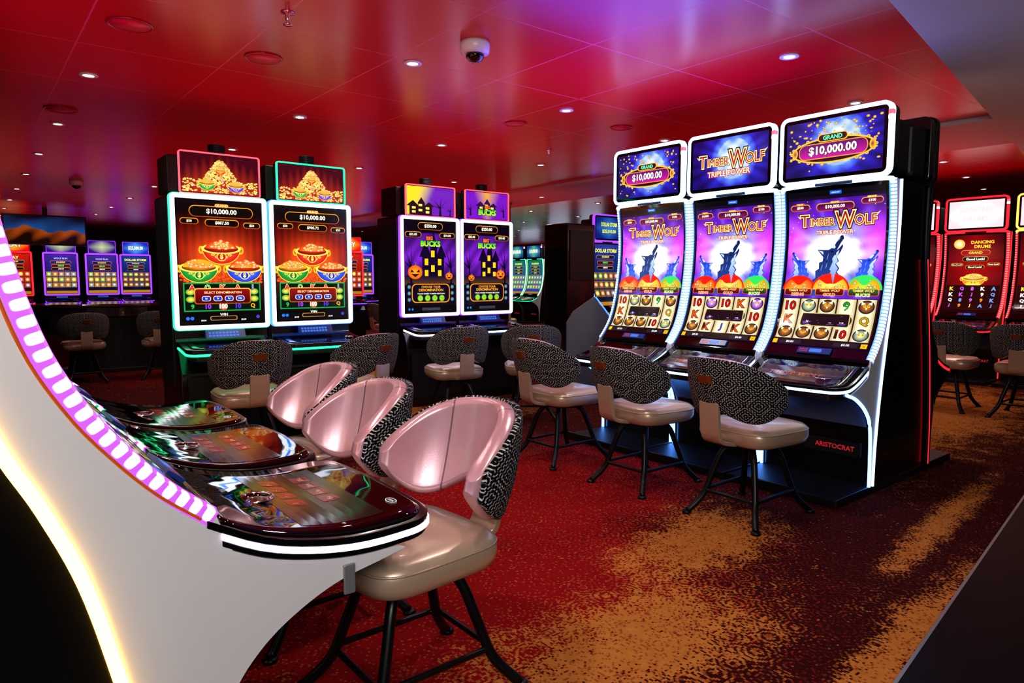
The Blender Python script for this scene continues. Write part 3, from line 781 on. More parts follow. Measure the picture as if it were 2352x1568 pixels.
def wave_machine(P, cells, deckled, rearled, side='white'):
    root = empty('slot_machine')
    S = smoothpts(P['S'], 6); R = smoothpts(P['rear'], 6); U = smoothpts(P['under'], 5)
    z0, z1 = P['zd'][0][1], P['zd'][-1][1]
    pts = [(p-.02, z) for p, z in S]+[(P['back'], 1.93), (P['back'], .05)]+[(p-.012, z) for p, z in reversed(U)]
    pts += [(P['under'][0][0]-.02, .635), (S[0][0]-.02, z0-.075)]
    extr('cabinet', pts, -.352, .352, M['black'], root)
    box('base', -.365, .365, -P['ext'], -P['back'], 0, .05, M['matte'], root, .006)
    gap = .050
    sp_ = list(S)+list(reversed(R))+list(reversed(U))
    zdm = [(p, z-gap) for p, z in smoothpts(P['zd'], 4) if S[0][0]+.02 < p < U[0][0]]
    sp_ += list(reversed(zdm))
    for sx in (-1, 1):
        a, b = sorted((sx*.353, sx*.366))
        extr('side_panel', sp_, a, b, M[side], root)
        v, f, uv = [], [], []; L = 0
        for i, (p, z) in enumerate(S):
            if i: L += math.hypot(p-S[i-1][0], z-S[i-1][1])
            q = S[min(i+1, len(S)-1)]; w = S[max(i-1, 0)]
            tp, tz = q[0]-w[0], q[1]-w[1]; d = math.hypot(tp, tz); np_, nz_ = tz/d, -tp/d
            v += [(sx*.3675, -(p-.026*np_), z-.026*nz_), (sx*.367, -(p+.006*np_), z+.006*nz_), (sx*.336, -(p+.013*np_), z+.013*nz_)]
            uv += [(0, L), (.5, L), (1, L)]
        for i in range(len(S)-1):
            f += [(3*i, 3*i+1, 3*i+4, 3*i+3), (3*i+1, 3*i+2, 3*i+5, 3*i+4)]
        mk('light_strip', v, f, [cells], root, uvs=uv)
        tube('accent_strip', [(sx*.367, -(p-.031), z) for p, z in S], .0035, M['amber'], root, 6, sm=0)
        tube('edge_light', [(sx*.3635, -(p-.004), z) for p, z in R], .0125, rearled, root, 8, sm=0)
        if P is PROF_A:
            tube('knee_light', [(sx*.362, -(p+.007), z) for p, z in U], .010, M['kneeblue'], root, 8, sm=0)
    hwS = .328
    A = [0]
    for i in range(1, len(S)): A.append(A[-1]+math.hypot(S[i][0]-S[i-1][0], S[i][1]-S[i-1][1]))
    tot = A[-1]
    m0, m1 = .075, .03
    def surf(d):
        d = max(0, min(tot-1e-6, d))
        for i in range(1, len(A)):
            if A[i] >= d: break
        k = (d-A[i-1])/(A[i]-A[i-1])
        p = S[i-1][0]+(S[i][0]-S[i-1][0])*k; z = S[i-1][1]+(S[i][1]-S[i-1][1])*k
        def nr(j):
            q = S[min(j+1, len(S)-1)]; w = S[max(j-1, 0)]; tp, tz = q[0]-w[0], q[1]-w[1]; dd = math.hypot(tp, tz); return tz/dd, -tp/dd
        n0, n1 = nr(i-1), nr(i)
        return p, z, n0[0]*(1-k)+n1[0]*k, n0[1]*(1-k)+n1[1]*k
    def mp_for(art):
        def mp(x, y, l):
            d = m0+(tot-m0-m1)*(y/art.h); p, z, a, b = surf(d); o = .006+l*.0006
            return (x*(2*(hwS-.012)/art.w), -(p+a*o), z+b*o)
        return mp
    v, f = [], []
    for i, (p, z) in enumerate(S):
        _, _, a, b = surf(A[i]); v += [(-.337, -(p+.004*a), z+.004*b), (.337, -(p+.004*a), z+.004*b), (-.337, -(p-.018), z), (.337, -(p-.018), z)]
    for i in range(len(S)-1):
        k = 4*i; f += [(k, k+1, k+5, k+4), (k+2, k, k+4, k+6), (k+1, k+3, k+7, k+5)]
    mk('screen_bezel', v, f, [M['glass']], root)
    tp_, tz_ = S[-1]
    toplight = M['lavled'] if rearled == M['yellowled'] else rearled
    tube('top_light', [(-.345, -(tp_-.0), tz_-.02), (-.33, -(tp_+.008), tz_+.002), (0, -(tp_+.012), tz_+.008), (.33, -(tp_+.008), tz_+.002), (.345, -tp_, tz_-.02)], .013, toplight, root, 8)
    v = []
    for o in (.006, .016):
        for d, x in ((.012, -.11), (.012, .11), (.06, .11), (.06, -.11)):
            p, z, a, b = surf(d); v.append((x, -(p+o*a), z+o*b))
    rdr = fixn(mk('card_reader', v, [(0, 1, 2, 3), (4, 5, 6, 7), (0, 1, 5, 4), (1, 2, 6, 5), (2, 3, 7, 6), (3, 0, 4, 7)], [M['cardblue']], root))
    def pr(x, d, o=.017):
        p, z, a, b = surf(d); return (x, -(p+o*a), z+o*b)
    mk('reader_screen', [pr(-.03, .022), pr(.05, .022), pr(.05, .05), pr(-.03, .05)], [(0, 1, 2, 3)], [em_cached('#3f78d8', .9)], rdr)
    vv, ff = [], []
    for i in range(4):
        for j in range(2):
            k = len(vv); x = -.095+i*.014; d = .024+j*.015
            vv += [pr(x, d), pr(x+.01, d), pr(x+.01, d+.01), pr(x, d+.01)]; ff.append((k, k+1, k+2, k+3))
    mk('keypad', vv, ff, [em_cached('#e04060', .5)], rdr)
    p0, p1 = P['deckp']; HW = .368 if P is PROF_B else .36; rc = .085 if P is PROF_B else .09
    dk, Z = deck_solid('button_deck', P, p0, p1, HW, rc, 0, -.018, M['black'], root, .004)
    deck_solid('deck_light_strip', P, p0+.03, p1+.003, HW+.003, rc, -.019, -.033, deckled, dk)
    deck_solid('deck_underside', P, p0+.03, p1-.004, HW-.001, rc, -.034, -.048 if P is PROF_B else -.07, M['black'], dk, .004)
    deck_solid('deck_glass', P, p0+.03, p1-.018, HW-.020, rc-.01, .004, .0005, M['deckglass'], dk)
    bx = .0 if P is PROF_B else .17
    bp = .10 if P is PROF_B else .27
    lathe('spin_button', [(.050, .0), (.050, .006), (.046, .009), (.040, .007), (.040, .006), (.001, .007)], None, dk, 32, (bx, -bp, Z(bp)+.003), mats=[M['chrome'], M['glass']], mi=[0, 0, 0, 0, 1])
    a = Art(.46, .20)
    if P is PROF_A:
        a.grid(-.5, 0, .5, 1, 8, 4, lambda x, y: tuple(q*.2 for q in lerp3(lin('#a05030'), lin('#30206a'), abs(x)*2)), 0)
        a.text('TIMBER WOLF', -.05, .35, .035, '#a05040', 2, w=.3); a.text('$0.00', -.3, .8, .02, '#b0b0c0', 2)
    else:
        a.grid(-.5, 0, .5, 1, 12, 8, lambda x, y: tuple(q*.08 for q in lerp3(lin('#a09030'), lin('#102008'), abs(x)*1.6+abs(y-.5))), 0)
        for k in range(4):
            a.pill(-.1+k*.14, .3, .05, .045, '#601014', 2, r=.008); a.text(['1¢', '2¢', '5¢', '10¢'][k], -.1+k*.14, .3, .02, '#907860', 3)
            a.pill(-.1+k*.14, .72, .05, .045, '#60101c', 2, r=.008); a.text(['88', '176', '264', '352'][k], -.1+k*.14, .72, .016, '#907860', 3)
    pc = p0+(p1-p0)*.62
    def mpd(x, y, l):
        yy = -(pc+(.1-y)*1.15); return (x*1.15, yy, Z(-yy)+.0048+l*.0003)
    a.build('touch_screen', mpd, dk)
    if P is PROF_B:
        a = Art(.1, .05)
        V = []
        for rx, ry in ((.024, .013), (.021, .0105)):
            for k in range(24):
                an = 2*math.pi*k/24; V.append((rx*math.cos(an), ry*math.sin(an)+.025, 0))
        a.v = V; a.c = [(.6, .6, .6)]*48
        a.f = [(i, (i+1) % 24, 24+(i+1) % 24, 24+i) for i in range(24)]
        for k in range(-3, 4): a.rect(k*.045-.012, .42, k*.045+.012, .58, '#c0c0c0', 0)
        def mpe(x, y, l):
            yy = -(p1-.05)+(y-.025); return (x-.2, yy, Z(-yy)+.0062)
        a.build('emblem', mpe, dk)
        box('bracket', -.375, -.366, -.215, -.185, .555, .63, M['silver'], root, .003)
    if P is PROF_A:
        v, f = [], []
        for p, z in U[:int(len(U)*.62)]: v += [(-.34, -(p+.0), z), (.34, -(p+.0), z)]
        for i in range(len(v)//2-1): f.append((2*i, 2*i+1, 2*i+3, 2*i+2))
        mk('knee_panel', v, f, [M['knee']], root, smooth=True)
        gr = plate('speaker_grille', .13, .27, .36, .09, .01, -.055, -.03, M['perf'], root)
        a = Art(.3, .05); a.text('ARISTOCRAT', 0, .5, .032, '#a02028', 1, w=.25, off=.02)
        a.build('grille_lettering', lambda x, y, l: (x+.15, -.0562, .245+y), gr)
    tp = P['topp']
    tb = plate('topper', 0, 2.165, .70, .43, .05, -tp+.0, -tp+.11, M['black'], root, .004)
    ring('topper_light', 0, 2.165, .715, .445, .022, .055, -tp-.012, -tp+.03, toplight, tb)
    plate('topper_glass', 0, 2.165, .668, .398, .03, -tp-.006, -tp, M['glass'], tb)
    box('topper_mount', -.12, .12, -tp+.02, -tp+.10, 1.925, 1.96, M['matte'], root)
    box('topper_housing', -.33, .33, -tp+.112, -tp+.34, 1.97, 2.31, M['matte'], tb, .03)
    for zz_, mm in ((2.315, 'pinkled'), (2.285, 'whiteled')):
        box('candle_light', .335, .362, -tp-.02, -tp+.02, zz_-.014, zz_+.014, M[mm], tb, .004)
    return root, dict(mp_for=mp_for, tot=tot), tp

EMC = {}
def em_cached(c, s):
    if (c, s) not in EMC: EMC[(c, s)] = em('indicator_glow', c, s)
    return EMC[(c, s)]
def topper_art(art, tp, parent, w=.62, h=.35, cz=2.165):
    return art.build('topper_screen', lambda x, y, l: (x*w/art.w, -tp-.008-l*.0006, cz-h/2+y*h/art.h), parent)
def tmpmesh(ob):
    d = ob.data; bpy.data.objects.remove(ob); return d

mA, iA, tpA = wave_machine(PROF_A, M['cellsblue'], M['blueled'], M['blueled'])
W0, W1 = art_wolf(0), art_wolf(1)
W0.build('screen', iA['mp_for'](W0), mA)
topper_art(art_wolf_top(1), tpA, find(mA, 'topper')[0])
scr_w1 = tmpmesh(W1.build('tmp_s', iA['mp_for'](W1)))
DR = art_drums(); ME_drums = tmpmesh(DR.build('tmp', iA['mp_for'](DR)))
ST = art_storm(reel='#705838'); ME_storm = tmpmesh(ST.build('tmp', iA['mp_for'](ST)))
ST2 = art_storm(c=('#107048', '#203a90'), title=('$10,000.00',), reel='#708868'); ME_green = tmpmesh(ST2.build('tmp', iA['mp_for'](ST2)))
TT = lambda a: tmpmesh(topper_art(a, tpA, None))
ME_wt0 = TT(art_wolf_top(0)); ME_wt2 = TT(art_wolf_top(3))
ME_dt = TT(art_glow('#ffffff', '#ffc8cc', ('DANCING', 'DRUMS'), '#ffc8cc', out='#ffe6e6'))
ME_stt = TT(art_glow('#3070c0', '#102070', ('DOLLAR STORM', '$25,010.00'), '#e0f060'))
ME_gt = TT(art_glow('#50c080', '#203080', ('$10,000.00',), '#ffffff'))

G1 = 'bank of three blue-lit curved slot machines'
mA.location = (4.31, 2.175, 0); mA.rotation_euler = (0, 0, -math.pi/2)
top(mA, 'black slot machine with curved blue-lit wolf screen, end of bank', 'slot machine', G1)
m2 = dup(mA, (4.31, 2.93, 0), -math.pi/2); find(m2, 'screen')[0].data = scr_w1; find(m2, 'topper_screen')[0].data = ME_wt0
top(m2, 'middle curved slot machine, wolf title on topper screen', 'slot machine', G1)
m3 = dup(mA, (4.31, 3.685, 0), -math.pi/2); find(m3, 'topper_screen')[0].data = ME_wt2
top(m3, 'curved slot machine with blue-white lights and jackpot topper screen', 'slot machine', G1)

def recolor(root, cells, deck, rear, knee=None):
    for o in find(root, 'light_strip'): setmat(o, cells)
    for o in find(root, 'deck_light_strip'): setmat(o, deck)
    for nm in ('edge_light', 'top_light', 'topper_light'):
        for o in find(root, nm): setmat(o, rear)
    for o in find(root, 'knee_light'): setmat(o, knee or M['matte'])
mb = dup(mA, (5.15, 2.175, 0), math.pi/2); recolor(mb, M['matte'], M['redled'], M['redled'])
for nm in ('top_light', 'topper_light', 'candle_light', 'accent_strip', 'edge_light'):
    for o in find(mb, nm): setmat(o, M['matte'])
for o in find(mb, 'side_panel'): setmat(o, M['matte'])
for sx in (-1, 1): tube('thin_red_light', [(sx*.375, -(p-.002), z) for p, z in smoothpts(PROF_A['rear'][:5], 5)], .0045, M['redled'], mb, 6, sm=0)
find(mb, 'screen')[0].data = ME_drums; find(mb, 'topper_screen')[0].data = ME_dt
top(mb, 'black slot machine with thin red edge light, back to back', 'slot machine')
G2 = 'red-lit slot machines along the far aisle'
for y in (2.42, 3.22, 4.02, 4.82):
    m = dup(mA, (10.3, y, 0), -math.pi/2); recolor(m, M['cellsred'], M['redled'], M['redled'] if y > 2.6 else M['goldled'])
    for o in find(m, 'side_panel'): setmat(o, M['matte'])
    find(m, 'screen')[0].data = ME_drums; find(m, 'topper_screen')[0].data = ME_dt
    top(m, 'slot machine with red light frame and red game screen' if y > 2.6 else 'slot machine with gold light frame and red game screen', 'slot machine', G2)
m = dup(mA, (8.45, 7.85, 0), 0); recolor(m, M['cellsblue'], M['purpleled'], M['purpleled'])
find(m, 'screen')[0].data = ME_storm; find(m, 'topper_screen')[0].data = ME_stt
top(m, 'slot machine with purple light frame and green-yellow jackpot screen', 'slot machine')
for k, y in enumerate((15.9, 16.7)):
    m = dup(mA, (13.6, y, 0), -math.pi/2); recolor(m, M['cellsgreen'], M['greenled'], M['greenled'])
    for o in find(m, 'topper_light')+find(m, 'edge_light'): setmat(o, M['matte'])
    find(m, 'screen')[0].data = ME_green; find(m, 'topper_screen')[0].data = ME_gt
    top(m, 'distant slot machine with green curved screen', 'slot machine', 'distant green slot machines')
mB, iB, tpB = wave_machine(PROF_B, M['cellspink'], M['lavled'], M['yellowled'])
P0 = art_pots(0)
P0.build('screen', iB['mp_for'](P0), mB)
topper_art(art_pots_top(), tpB, find(mB, 'topper')[0])
mB.location = (.5, 1.872, 0); mB.rotation_euler = (0, 0, math.pi/2)
G3 = 'bank of curved slot machines with white side panels'
top(mB, 'slot machine, white side panel, pink light cells, yellow edge glow', 'slot machine', G3)
for k, y in enumerate((2.627, 3.382)):
    m = dup(mB, (.5, y, 0), math.pi/2)
    for o in find(m, 'light_strip'): setmat(o, M['cellsgreen'] if k == 0 else M['cellspink'])
    for o in find(m, 'deck_light_strip'): setmat(o, M['matte'])
    top(m, 'slot machine with glossy black button deck beside its twin', 'slot machine', G3)

# ---------------- flat machine
def slopeslab(name, q1, hw, r, dz0, dz1, m, parent, b=0, q0=0.0):
    PP = dict(zd=[(-.02, .845), (.1, .828), (.22, .81), (.36, .79)])
    return deck_solid(name, PP, q0, q1, hw, r, dz1, dz0, m, parent, b, bulge=.012)[0]
def flat_machine():
    root = empty('slot_machine')
    body = [(-.03, .86), (-.03, 1.97), (-.48, 1.97), (-.48, .0), (.12, .0), (.12, .60), (.06, .74)]
    extr('cabinet', body, -.355, .355, M['black'], root, .008)
    extr('lower_door', [(.121, .08), (.121, .58), (.135, .57), (.135, .09)], -.31, .31, M['matte'], root)
    plate('screen_bezel', 0, 1.45, .70, 1.01, .03, -.02, .03, M['glass'], root)
    ring('light_strip', 0, 1.45, .720, 1.036, .031, .03, -.036, .0, M['whiteled'], root)
    ring('painted_halo_ring', 0, 1.45, .734, 1.050, .008, .035, -.026, .01, M['greenled'], root)  # glowing outer ring imitates the coloured halo around the white light frame
    for sx in (-1, 1):
        a, b = sorted((sx*.356, sx*.364)); box('side_trim', a, b, .05, .46, .5, 1.95, M['dark'], root)
    dk = slopeslab('button_deck', .32, .352, .06, -.03, 0, M['black'], root, .004)
    slopeslab('deck_light_strip', .327, .358, .06, -.046, -.031, M['greenled'], dk, 0, .05)
    slopeslab('deck_glass', .29, .31, .05, .0005, .004, M['glass'], dk, 0, .04)
    lathe('spin_button', [(.036, 0), (.036, .012), (.03, .015), (.001, .012)], M['chrome'], dk, 20, (.24, -.2, .817))
    slab('deck_bracket', [(-.30, .0), (-.28, -.28), (.28, -.28), (.30, 0)], .70, .745, M['matte'], dk, .01)
    cr = extr('card_reader', [(.03, .86), (.03, .925), (.045, .925), (.075, .86)], -.15, .15, M['cardblue'], root)
    vv, ff = [], []
    for i in range(9):
        for j in range(2):
            k = len(vv); x = -.13+i*.026; z = .872+j*.022; y = -(.078-(z-.86)*.46)
            vv += [(x, y, z), (x+.02, y, z), (x+.02, y+.007, z+.015), (x, y+.007, z+.015)]; ff.append((k, k+1, k+2, k+3))
    mk('keypad', vv, ff, [em_cached('#4a90ff', .6)], cr)
    tb = plate('topper', .02, 2.135, .60, .315, .02, -.0, .08, M['black'], root, .004)
    ring('topper_light', .02, 2.135, .610, .325, .010, .022, -.014, .01, M['pinkled'], tb)
    box('topper_housing', -.345, .30, .082, .40, 1.985, 2.27, M['matte'], tb, .006)
    box('topper_mount', -.1, .1, .02, .12, 1.965, 1.99, M['matte'], root)
    pr = []
    for k in range(6): pr += [(.065, .014*k), (.065, .014*k+.008), (.04, .014*k+.008), (.04, .014*k+.014)]
    lathe('signal_light', [(.03, -.03)]+pr, M['dark'], tb, 20, (.03, .12, 2.30), smooth=False)
    return root
mF = flat_machine()
def flat_screen(a, par): return a.build('screen', lambda x, y, l: (x*.635/a.w, -.0215-l*.0005, .975+y*.95/a.h), par)
def flat_topper(a, par): return a.build('topper_screen', lambda x, y, l: (.02+x*.575/a.w, -.002-l*.0005, 2.135-.145+y*.29/a.h), par)
flat_screen(P0, mF); flat_topper(art_pots_top(), find(mF, 'topper')[0])
P1 = art_pots(1)
ME = {k: tmpmesh(flat_screen(a, None)) for k, a in dict(p1=P1, b0=art_bucks(0), b1=art_bucks(1), red=art_storm(.95, .62, ('#c02010', '#300808'), ('PLAY',), '#a04020'),
      run=art_storm(.95, .62, ('#402a90', '#101030'), ('WOLF RUN',), '#907838', '#c0b0ff', .04), storm=ST).items()}
MT = {k: tmpmesh(flat_topper(a, None)) for k, a in dict(b0=art_bucks_top(0), b1=art_bucks_top(1), red=art_glow('#ffb020', '#d01010', ('PLAY',), '#ffffff'),
      run=art_glow('#b0b890', '#301070'), storm=art_glow('#50a0f0', '#1030a0', ('$25,000.00',), '#ffffff')).items()}
def frecolor(m, halo, deck, topl, strip=None):
    for n, c in (('painted_halo_ring', halo), ('deck_light_strip', deck), ('topper_light', topl)):
        for o in find(m, n): setmat(o, M[c])
    if strip:
        for o in find(m, 'light_strip'): setmat(o, M[strip])
G4 = 'pair of white-framed slot machines with gold pot screens'
mF.location = (1.62, 5.68, 0)
top(mF, 'upright slot machine, white light frame, green-lit deck, gold pots screen', 'slot machine', G4)
m = dup(mF, (2.38, 5.72, 0), 0); find(m, 'screen')[0].data = ME['p1']; frecolor(m, 'deepblue', 'greenled', 'greenled')
top(m, 'upright slot machine, white frame, blue halo, gold pots screen', 'slot machine', G4)
G5 = 'pair of white-framed slot machines with haunted house screens'
m = dup(mF, (3.88, 6.2, 0), 0); find(m, 'screen')[0].data = ME['b0']; find(m, 'topper_screen')[0].data = MT['b0']; frecolor(m, 'purpleled', 'lavled', 'pinkled')
top(m, 'upright slot machine with haunted house and large pumpkin on screen', 'slot machine', G5)
m = dup(mF, (4.62, 6.2, 0), 0); find(m, 'screen')[0].data = ME['b1']; find(m, 'topper_screen')[0].data = MT['b1']; frecolor(m, 'purpleled', 'blueled', 'pinkled')
top(m, 'upright slot machine with haunted house and green lettering on topper', 'slot machine', G5)
G6 = 'distant slot machines behind the gaming table'
for k, (x, y, s) in enumerate([(1.0, 19.8, 'red'), (1.95, 20, 'run'), (2.85, 20.2, 'run'), (3.65, 20.4, 'storm'), (7.1, 14.9, 'red'), (8.2, 16.5, 'storm')]):
    m = dup(mF, (x, y, 0), 0); find(m, 'screen')[0].data = ME[s]; find(m, 'topper_screen')[0].data = MT[s]
    frecolor(m, 'redled' if s == 'red' else 'purpleled', 'purpleled', 'redled' if s == 'red' else 'purpleled', 'redled' if s == 'red' else 'purpleled')
    top(m, 'distant slot machine with red light frame' if s == 'red' else 'distant slot machine with purple light frame', 'slot machine', G6)

# ------------------------------------------------------------ chair
def superloop(w, d, z, n=32, e=4.6, cy=0):
    o = []
    for k in range(n):
        a = 2*math.pi*k/n; c, s = math.cos(a), math.sin(a)
        o.append((math.copysign(abs(c)**(2/e), c)*w/2, cy+math.copysign(abs(s)**(2/e), s)*d/2, z))
    return o
def chair():
    root = empty('casino_chair')
    n = 48; L = []
    for dw, z in ((-.16, .418), (-.06, .42), (-.02, .432), (0, .46), (.0, .49), (-.015, .512), (-.05, .526), (-.16, .533), (-.36, .535)):
        L.append(superloop(.48+dw, .48+dw, z, n, cy=-.02))
    v = [p for l in L for p in l]; f = []
    for i in range(len(L)-1):
        for k in range(n): f.append((i*n+k, i*n+(k+1) % n, (i+1)*n+(k+1) % n, (i+1)*n+k))
    f += [tuple(range(n)), tuple(range((len(L)-1)*n, len(L)*n))]
    seat = fixn(mk('seat', v, f, [M['leather']], root, smooth=True))
    tube('seat_piping', [tuple(p) for p in superloop(.476, .476, .500, 64, cy=-.02)], .0035, M['leather'], seat, 6, closed=True, sm=0)
    NU, NV = 32, 12
    def P(u, vv, off):
        au = abs(u)
        zt = .908-.13*au**2.8
        zb = .640-.085*math.sin(math.pi*min(1, au*.80))**1.5+.035*au**4
        mid, hh = (zt+zb)/2, (zt-zb)/2*(.22+.78*(max(0, 1-au**5))**.5)
        z = mid+(2*vv-1)*hh
        th = u*1.48
        belly = .026*math.sin(math.pi*max(0, min(1, (z-.5)/.43)))
        R = .222+off+.06*(z-.6)+belly
        fl = 1+.10*au**2
        x = R*1.02*math.sin(th)*(1-.03*au**4); y = R*(math.cos(th))*fl-.055*au**2+.052
        return (x, y+.20*(z-.6), z)
    def sheet(name, off, th, m, par, us=1.0):
        v, f, uv = [], [], []
        for i in range(NU+1):
            for j in range(NV+1):
                u = -1+2*i/NU; q = P(u*us, j/NV, off); v.append(q); uv.append((u if name == 'backrest' else u*1.45*.25, q[2]))
        for i in range(NU):
            for j in range(NV):
                a = i*(NV+1)+j; f.append((a, a+NV+1, a+NV+2, a+1))
        ob = mk(name, v, f, [m], par, smooth=True, uvs=uv)
        so = ob.modifiers.new('thick', 'SOLIDIFY'); so.thickness = th; so.offset = 0
        ss = ob.modifiers.new('sub', 'SUBSURF'); ss.levels = 1; ss.render_levels = 1
        return ob
    back = sheet('backrest', -.014, .060, M['lining'], root)
    sheet('back_shell', .025, .026, M['fabric'], back, .975)
    hz = .795
    q = P(0, .5, .025); y0 = q[1]+.20*(hz-q[2])+.012
    h = [(-.050, y0-.028, hz), (-.042, y0+.010, hz), (0, y0+.016, hz), (.042, y0+.010, hz), (.050, y0-.028, hz)]
    v, f = [], []
    HS = smoothpts(h, 4)
    for (x, y, z) in HS:
        k = .021
        v += [(x, y-.006, z-k), (x, y+.006, z+k), (x, y-.012, z+k), (x, y-.020, z-k)]
    for i in range(len(HS)-1):
        for k in range(4): f.append((4*i+k, 4*i+(k+1) % 4, 4*i+4+(k+1) % 4, 4*i+4+k))
    f += [(0, 1, 2, 3), tuple(4*(len(HS)-1)+k for k in range(4))]
    bev(fixn(mk('handle', v, f, [M['copper']], back)), .004)
    yb = P(0, .1, .025)[1]
    pts = smoothpts([(.14, .425), (.22, .43), (yb-.03, .46), (yb-.006, .55), (yb+.004, .67)], 5)
    v, f = [], []
    for i, (y, z) in enumerate(pts):
        q = pts[min(i+1, len(pts)-1)]; w = pts[max(0, i-1)]; a, b = q[0]-w[0], q[1]-w[1]; d = math.hypot(a, b); ny, nz = b/d, -a/d
        for x, o in ((-.065, -.014), (.065, -.014), (.065, .009), (-.065, .009)): v.append((x, y+ny*o, z+nz*o))
    for i in range(len(pts)-1):
        for k in range(4): f.append((4*i+k, 4*i+(k+1) % 4, 4*i+4+(k+1) % 4, 4*i+4+k))
    f += [(0, 1, 2, 3), tuple(4*(len(pts)-1)+k for k in range(4))]
    bev(fixn(mk('back_support', v, f, [M['leather']], root)), .005)
    lathe('swivel_plate', [(.12, .0), (.12, .02), (.09, .03)], M['legmetal'], root, 24, (0, -.01, .39))
    for sx in (-1, 1):
        for sy in (-1, 1):
            lg = tube('leg', [(sx*.06, sy*.08, .40), (sx*.10, sy*.125, .35), (sx*.135, sy*.165, .22), (sx*.165, sy*.205, .10), (sx*.215, sy*.275, .012)], .0175, M['legmetal'], root, 12)
            lathe('foot_pad', [(.026, 0), (.026, .012), (.018, .018)], M['legmetal'], lg, 14, (sx*.217, sy*.277, 0))
    tube('footrest', [(x, y, .135) for x, y in rrect(.33, .40, .04, 4)], .0105, M['legmetal'], root, 8, closed=True, sm=0)
    return root
C0 = chair()
GC = 'upholstered casino chairs'
H = math.pi/2
def swivel(c, a):
    for nm in ('seat', 'backrest', 'back_support'):
        for o in KIDS(c):
            if o.name.split('.')[0] == nm: o.rotation_euler = (0, 0, a)
C0.location = (1.075, 1.85, 0); C0.rotation_euler = (0, 0, -H)
top(C0, 'taupe leather casino chair pulled under glossy button deck', 'chair', GC)
for (x, y, r, lb, sw) in [
    (1.04, 2.50, -H, 'taupe leather casino chair at curved slot machine, pink sheen', .0),
    (1.12, 3.16, -H, 'taupe leather casino chair at curved slot machine, pink sheen', .0),
    (3.42, 2.10, H, None, -.12), (3.42, 2.86, H, None, -.12), (3.42, 3.66, H, None, -.05),
    (1.60, 5.04, math.pi-.1, None, 0), (2.44, 5.04, math.pi+.2, None, 0),
    (3.52, 5.22, math.pi-.25, None, 0), (4.24, 4.98, math.pi-.6, None, 0),
    (7.9, 2.62, H+.05, None, 0), (7.9, 1.95, H, None, 0), (7.2, 3.9, H, None, 0), (6.0, 2.65, -H, None, 0)]:
    c = dup(C0, (x, y, 0), r); swivel(c, sw)
    top(c, lb or 'casino chair, black and silver medallion fabric back, copper handle', 'chair', GC)
swivel(C0, .08)
for (x, y, r) in [(1.2, 10.3, math.pi), (2.1, 10.2, math.pi-.3), (3.0, 10.4, math.pi), (2.9, 12.7, -.4), (6.2, 9.6, math.pi), (6.9, 9.3, 2.6), (5.9, 10.8, H), (8.6, 11.0, H), (7.6, 11.9, math.pi)]:
    c = dup(C0, (x, y, 0), r); swivel(c, 0); top(c, 'casino chair near the gaming table in dim light', 'chair', GC)

# ------------------------------------------------------------ other furniture
tbl = empty('gaming_table', (1.9, 11.5, 0))
O = [(1.35*math.cos(a), .62*math.sin(a)) for a in [2*math.pi*k/40 for k in range(40)]]
slab('table_top', O, .93, .98, M['wood'], tbl, .015)
slab('table_apron', [(x*.9, y*.85) for x, y in O], .80, .929, M['wood'], tbl, .005)
slab('pedestal', [(x*.55, y*.5) for x, y in O], 0.06, .80, M['matte'], tbl)
slab('pedestal_base', [(x*.65, y*.65) for x, y in O], 0, .06, M['matte'], tbl, .01)
top(tbl, 'dark polished wood oval gaming table with pedestal', 'gaming table')

tv = empty('television', (1.36, 16.1, 0))
box('screen_housing', -.68, .68, 0, .06, 1.98, 2.56, M['black'], tv, .008)
art_tv().build('screen', lambda x, y, l: (x, -.004, 2.01+y), tv)
box('ceiling_mount', -.04, .04, .01, .05, 2.54, 2.7, M['matte'], tv)
top(tv, 'wide ceiling-hung television showing red rock desert under blue sky', 'television')

kio = empty('sign_podium', (5.2, 5.1, 0), -.75)
O = [(-.27, 0), (-.27, .86), (-.20, .98), (0.02, 1.14), (.24, .84), (.24, 0)]
n = len(O)
v = [(x, -.06, z) for x, z in O]+[(x, .06, z) for x, z in O]
bev(fixn(mk('podium_body', v, [tuple(range(n)), tuple(range(2*n-1, n-1, -1))]+[(i, n+i, n+(i+1) % n, (i+1) % n) for i in range(n)], [M['greyp']], kio)), .008)
tube('edge_light', [(.035, -.062, 1.135), (.25, -.062, .85)], .007, M['deepblue'], kio, 8, sm=0)
top(kio, 'grey five-sided podium with blue light edge beside slot machines', 'podium')

tw = empty('display_cabinet', (7.3, 7.6, 0))
box('tower_body', -.3, .3, -.2, .3, .05, 2.15, M['black'], tw, .02)
box('tower_base', -.33, .33, -.23, .33, 0, .05, M['matte'], tw)
box('tower_screen_frame', -.24, .24, -.215, -.201, 1.3, 2.05, M['dark'], tw, .004)
top(tw, 'tall plain black cabinet beside purple-lit slot machine', 'cabinet')

colm = empty('column', (7.55, 9.6, 0))
lathe('shaft', [(.15, .1), (.13, .14), (.13, 2.6), (.15, 2.64), (.15, 2.66)], M['beige'], colm, 32)
lathe('column_base', [(.18, 0), (.18, .08), (.15, .1)], M['matte'], colm, 32)
top(colm, 'round beige structural column from floor to ceiling', 'column')

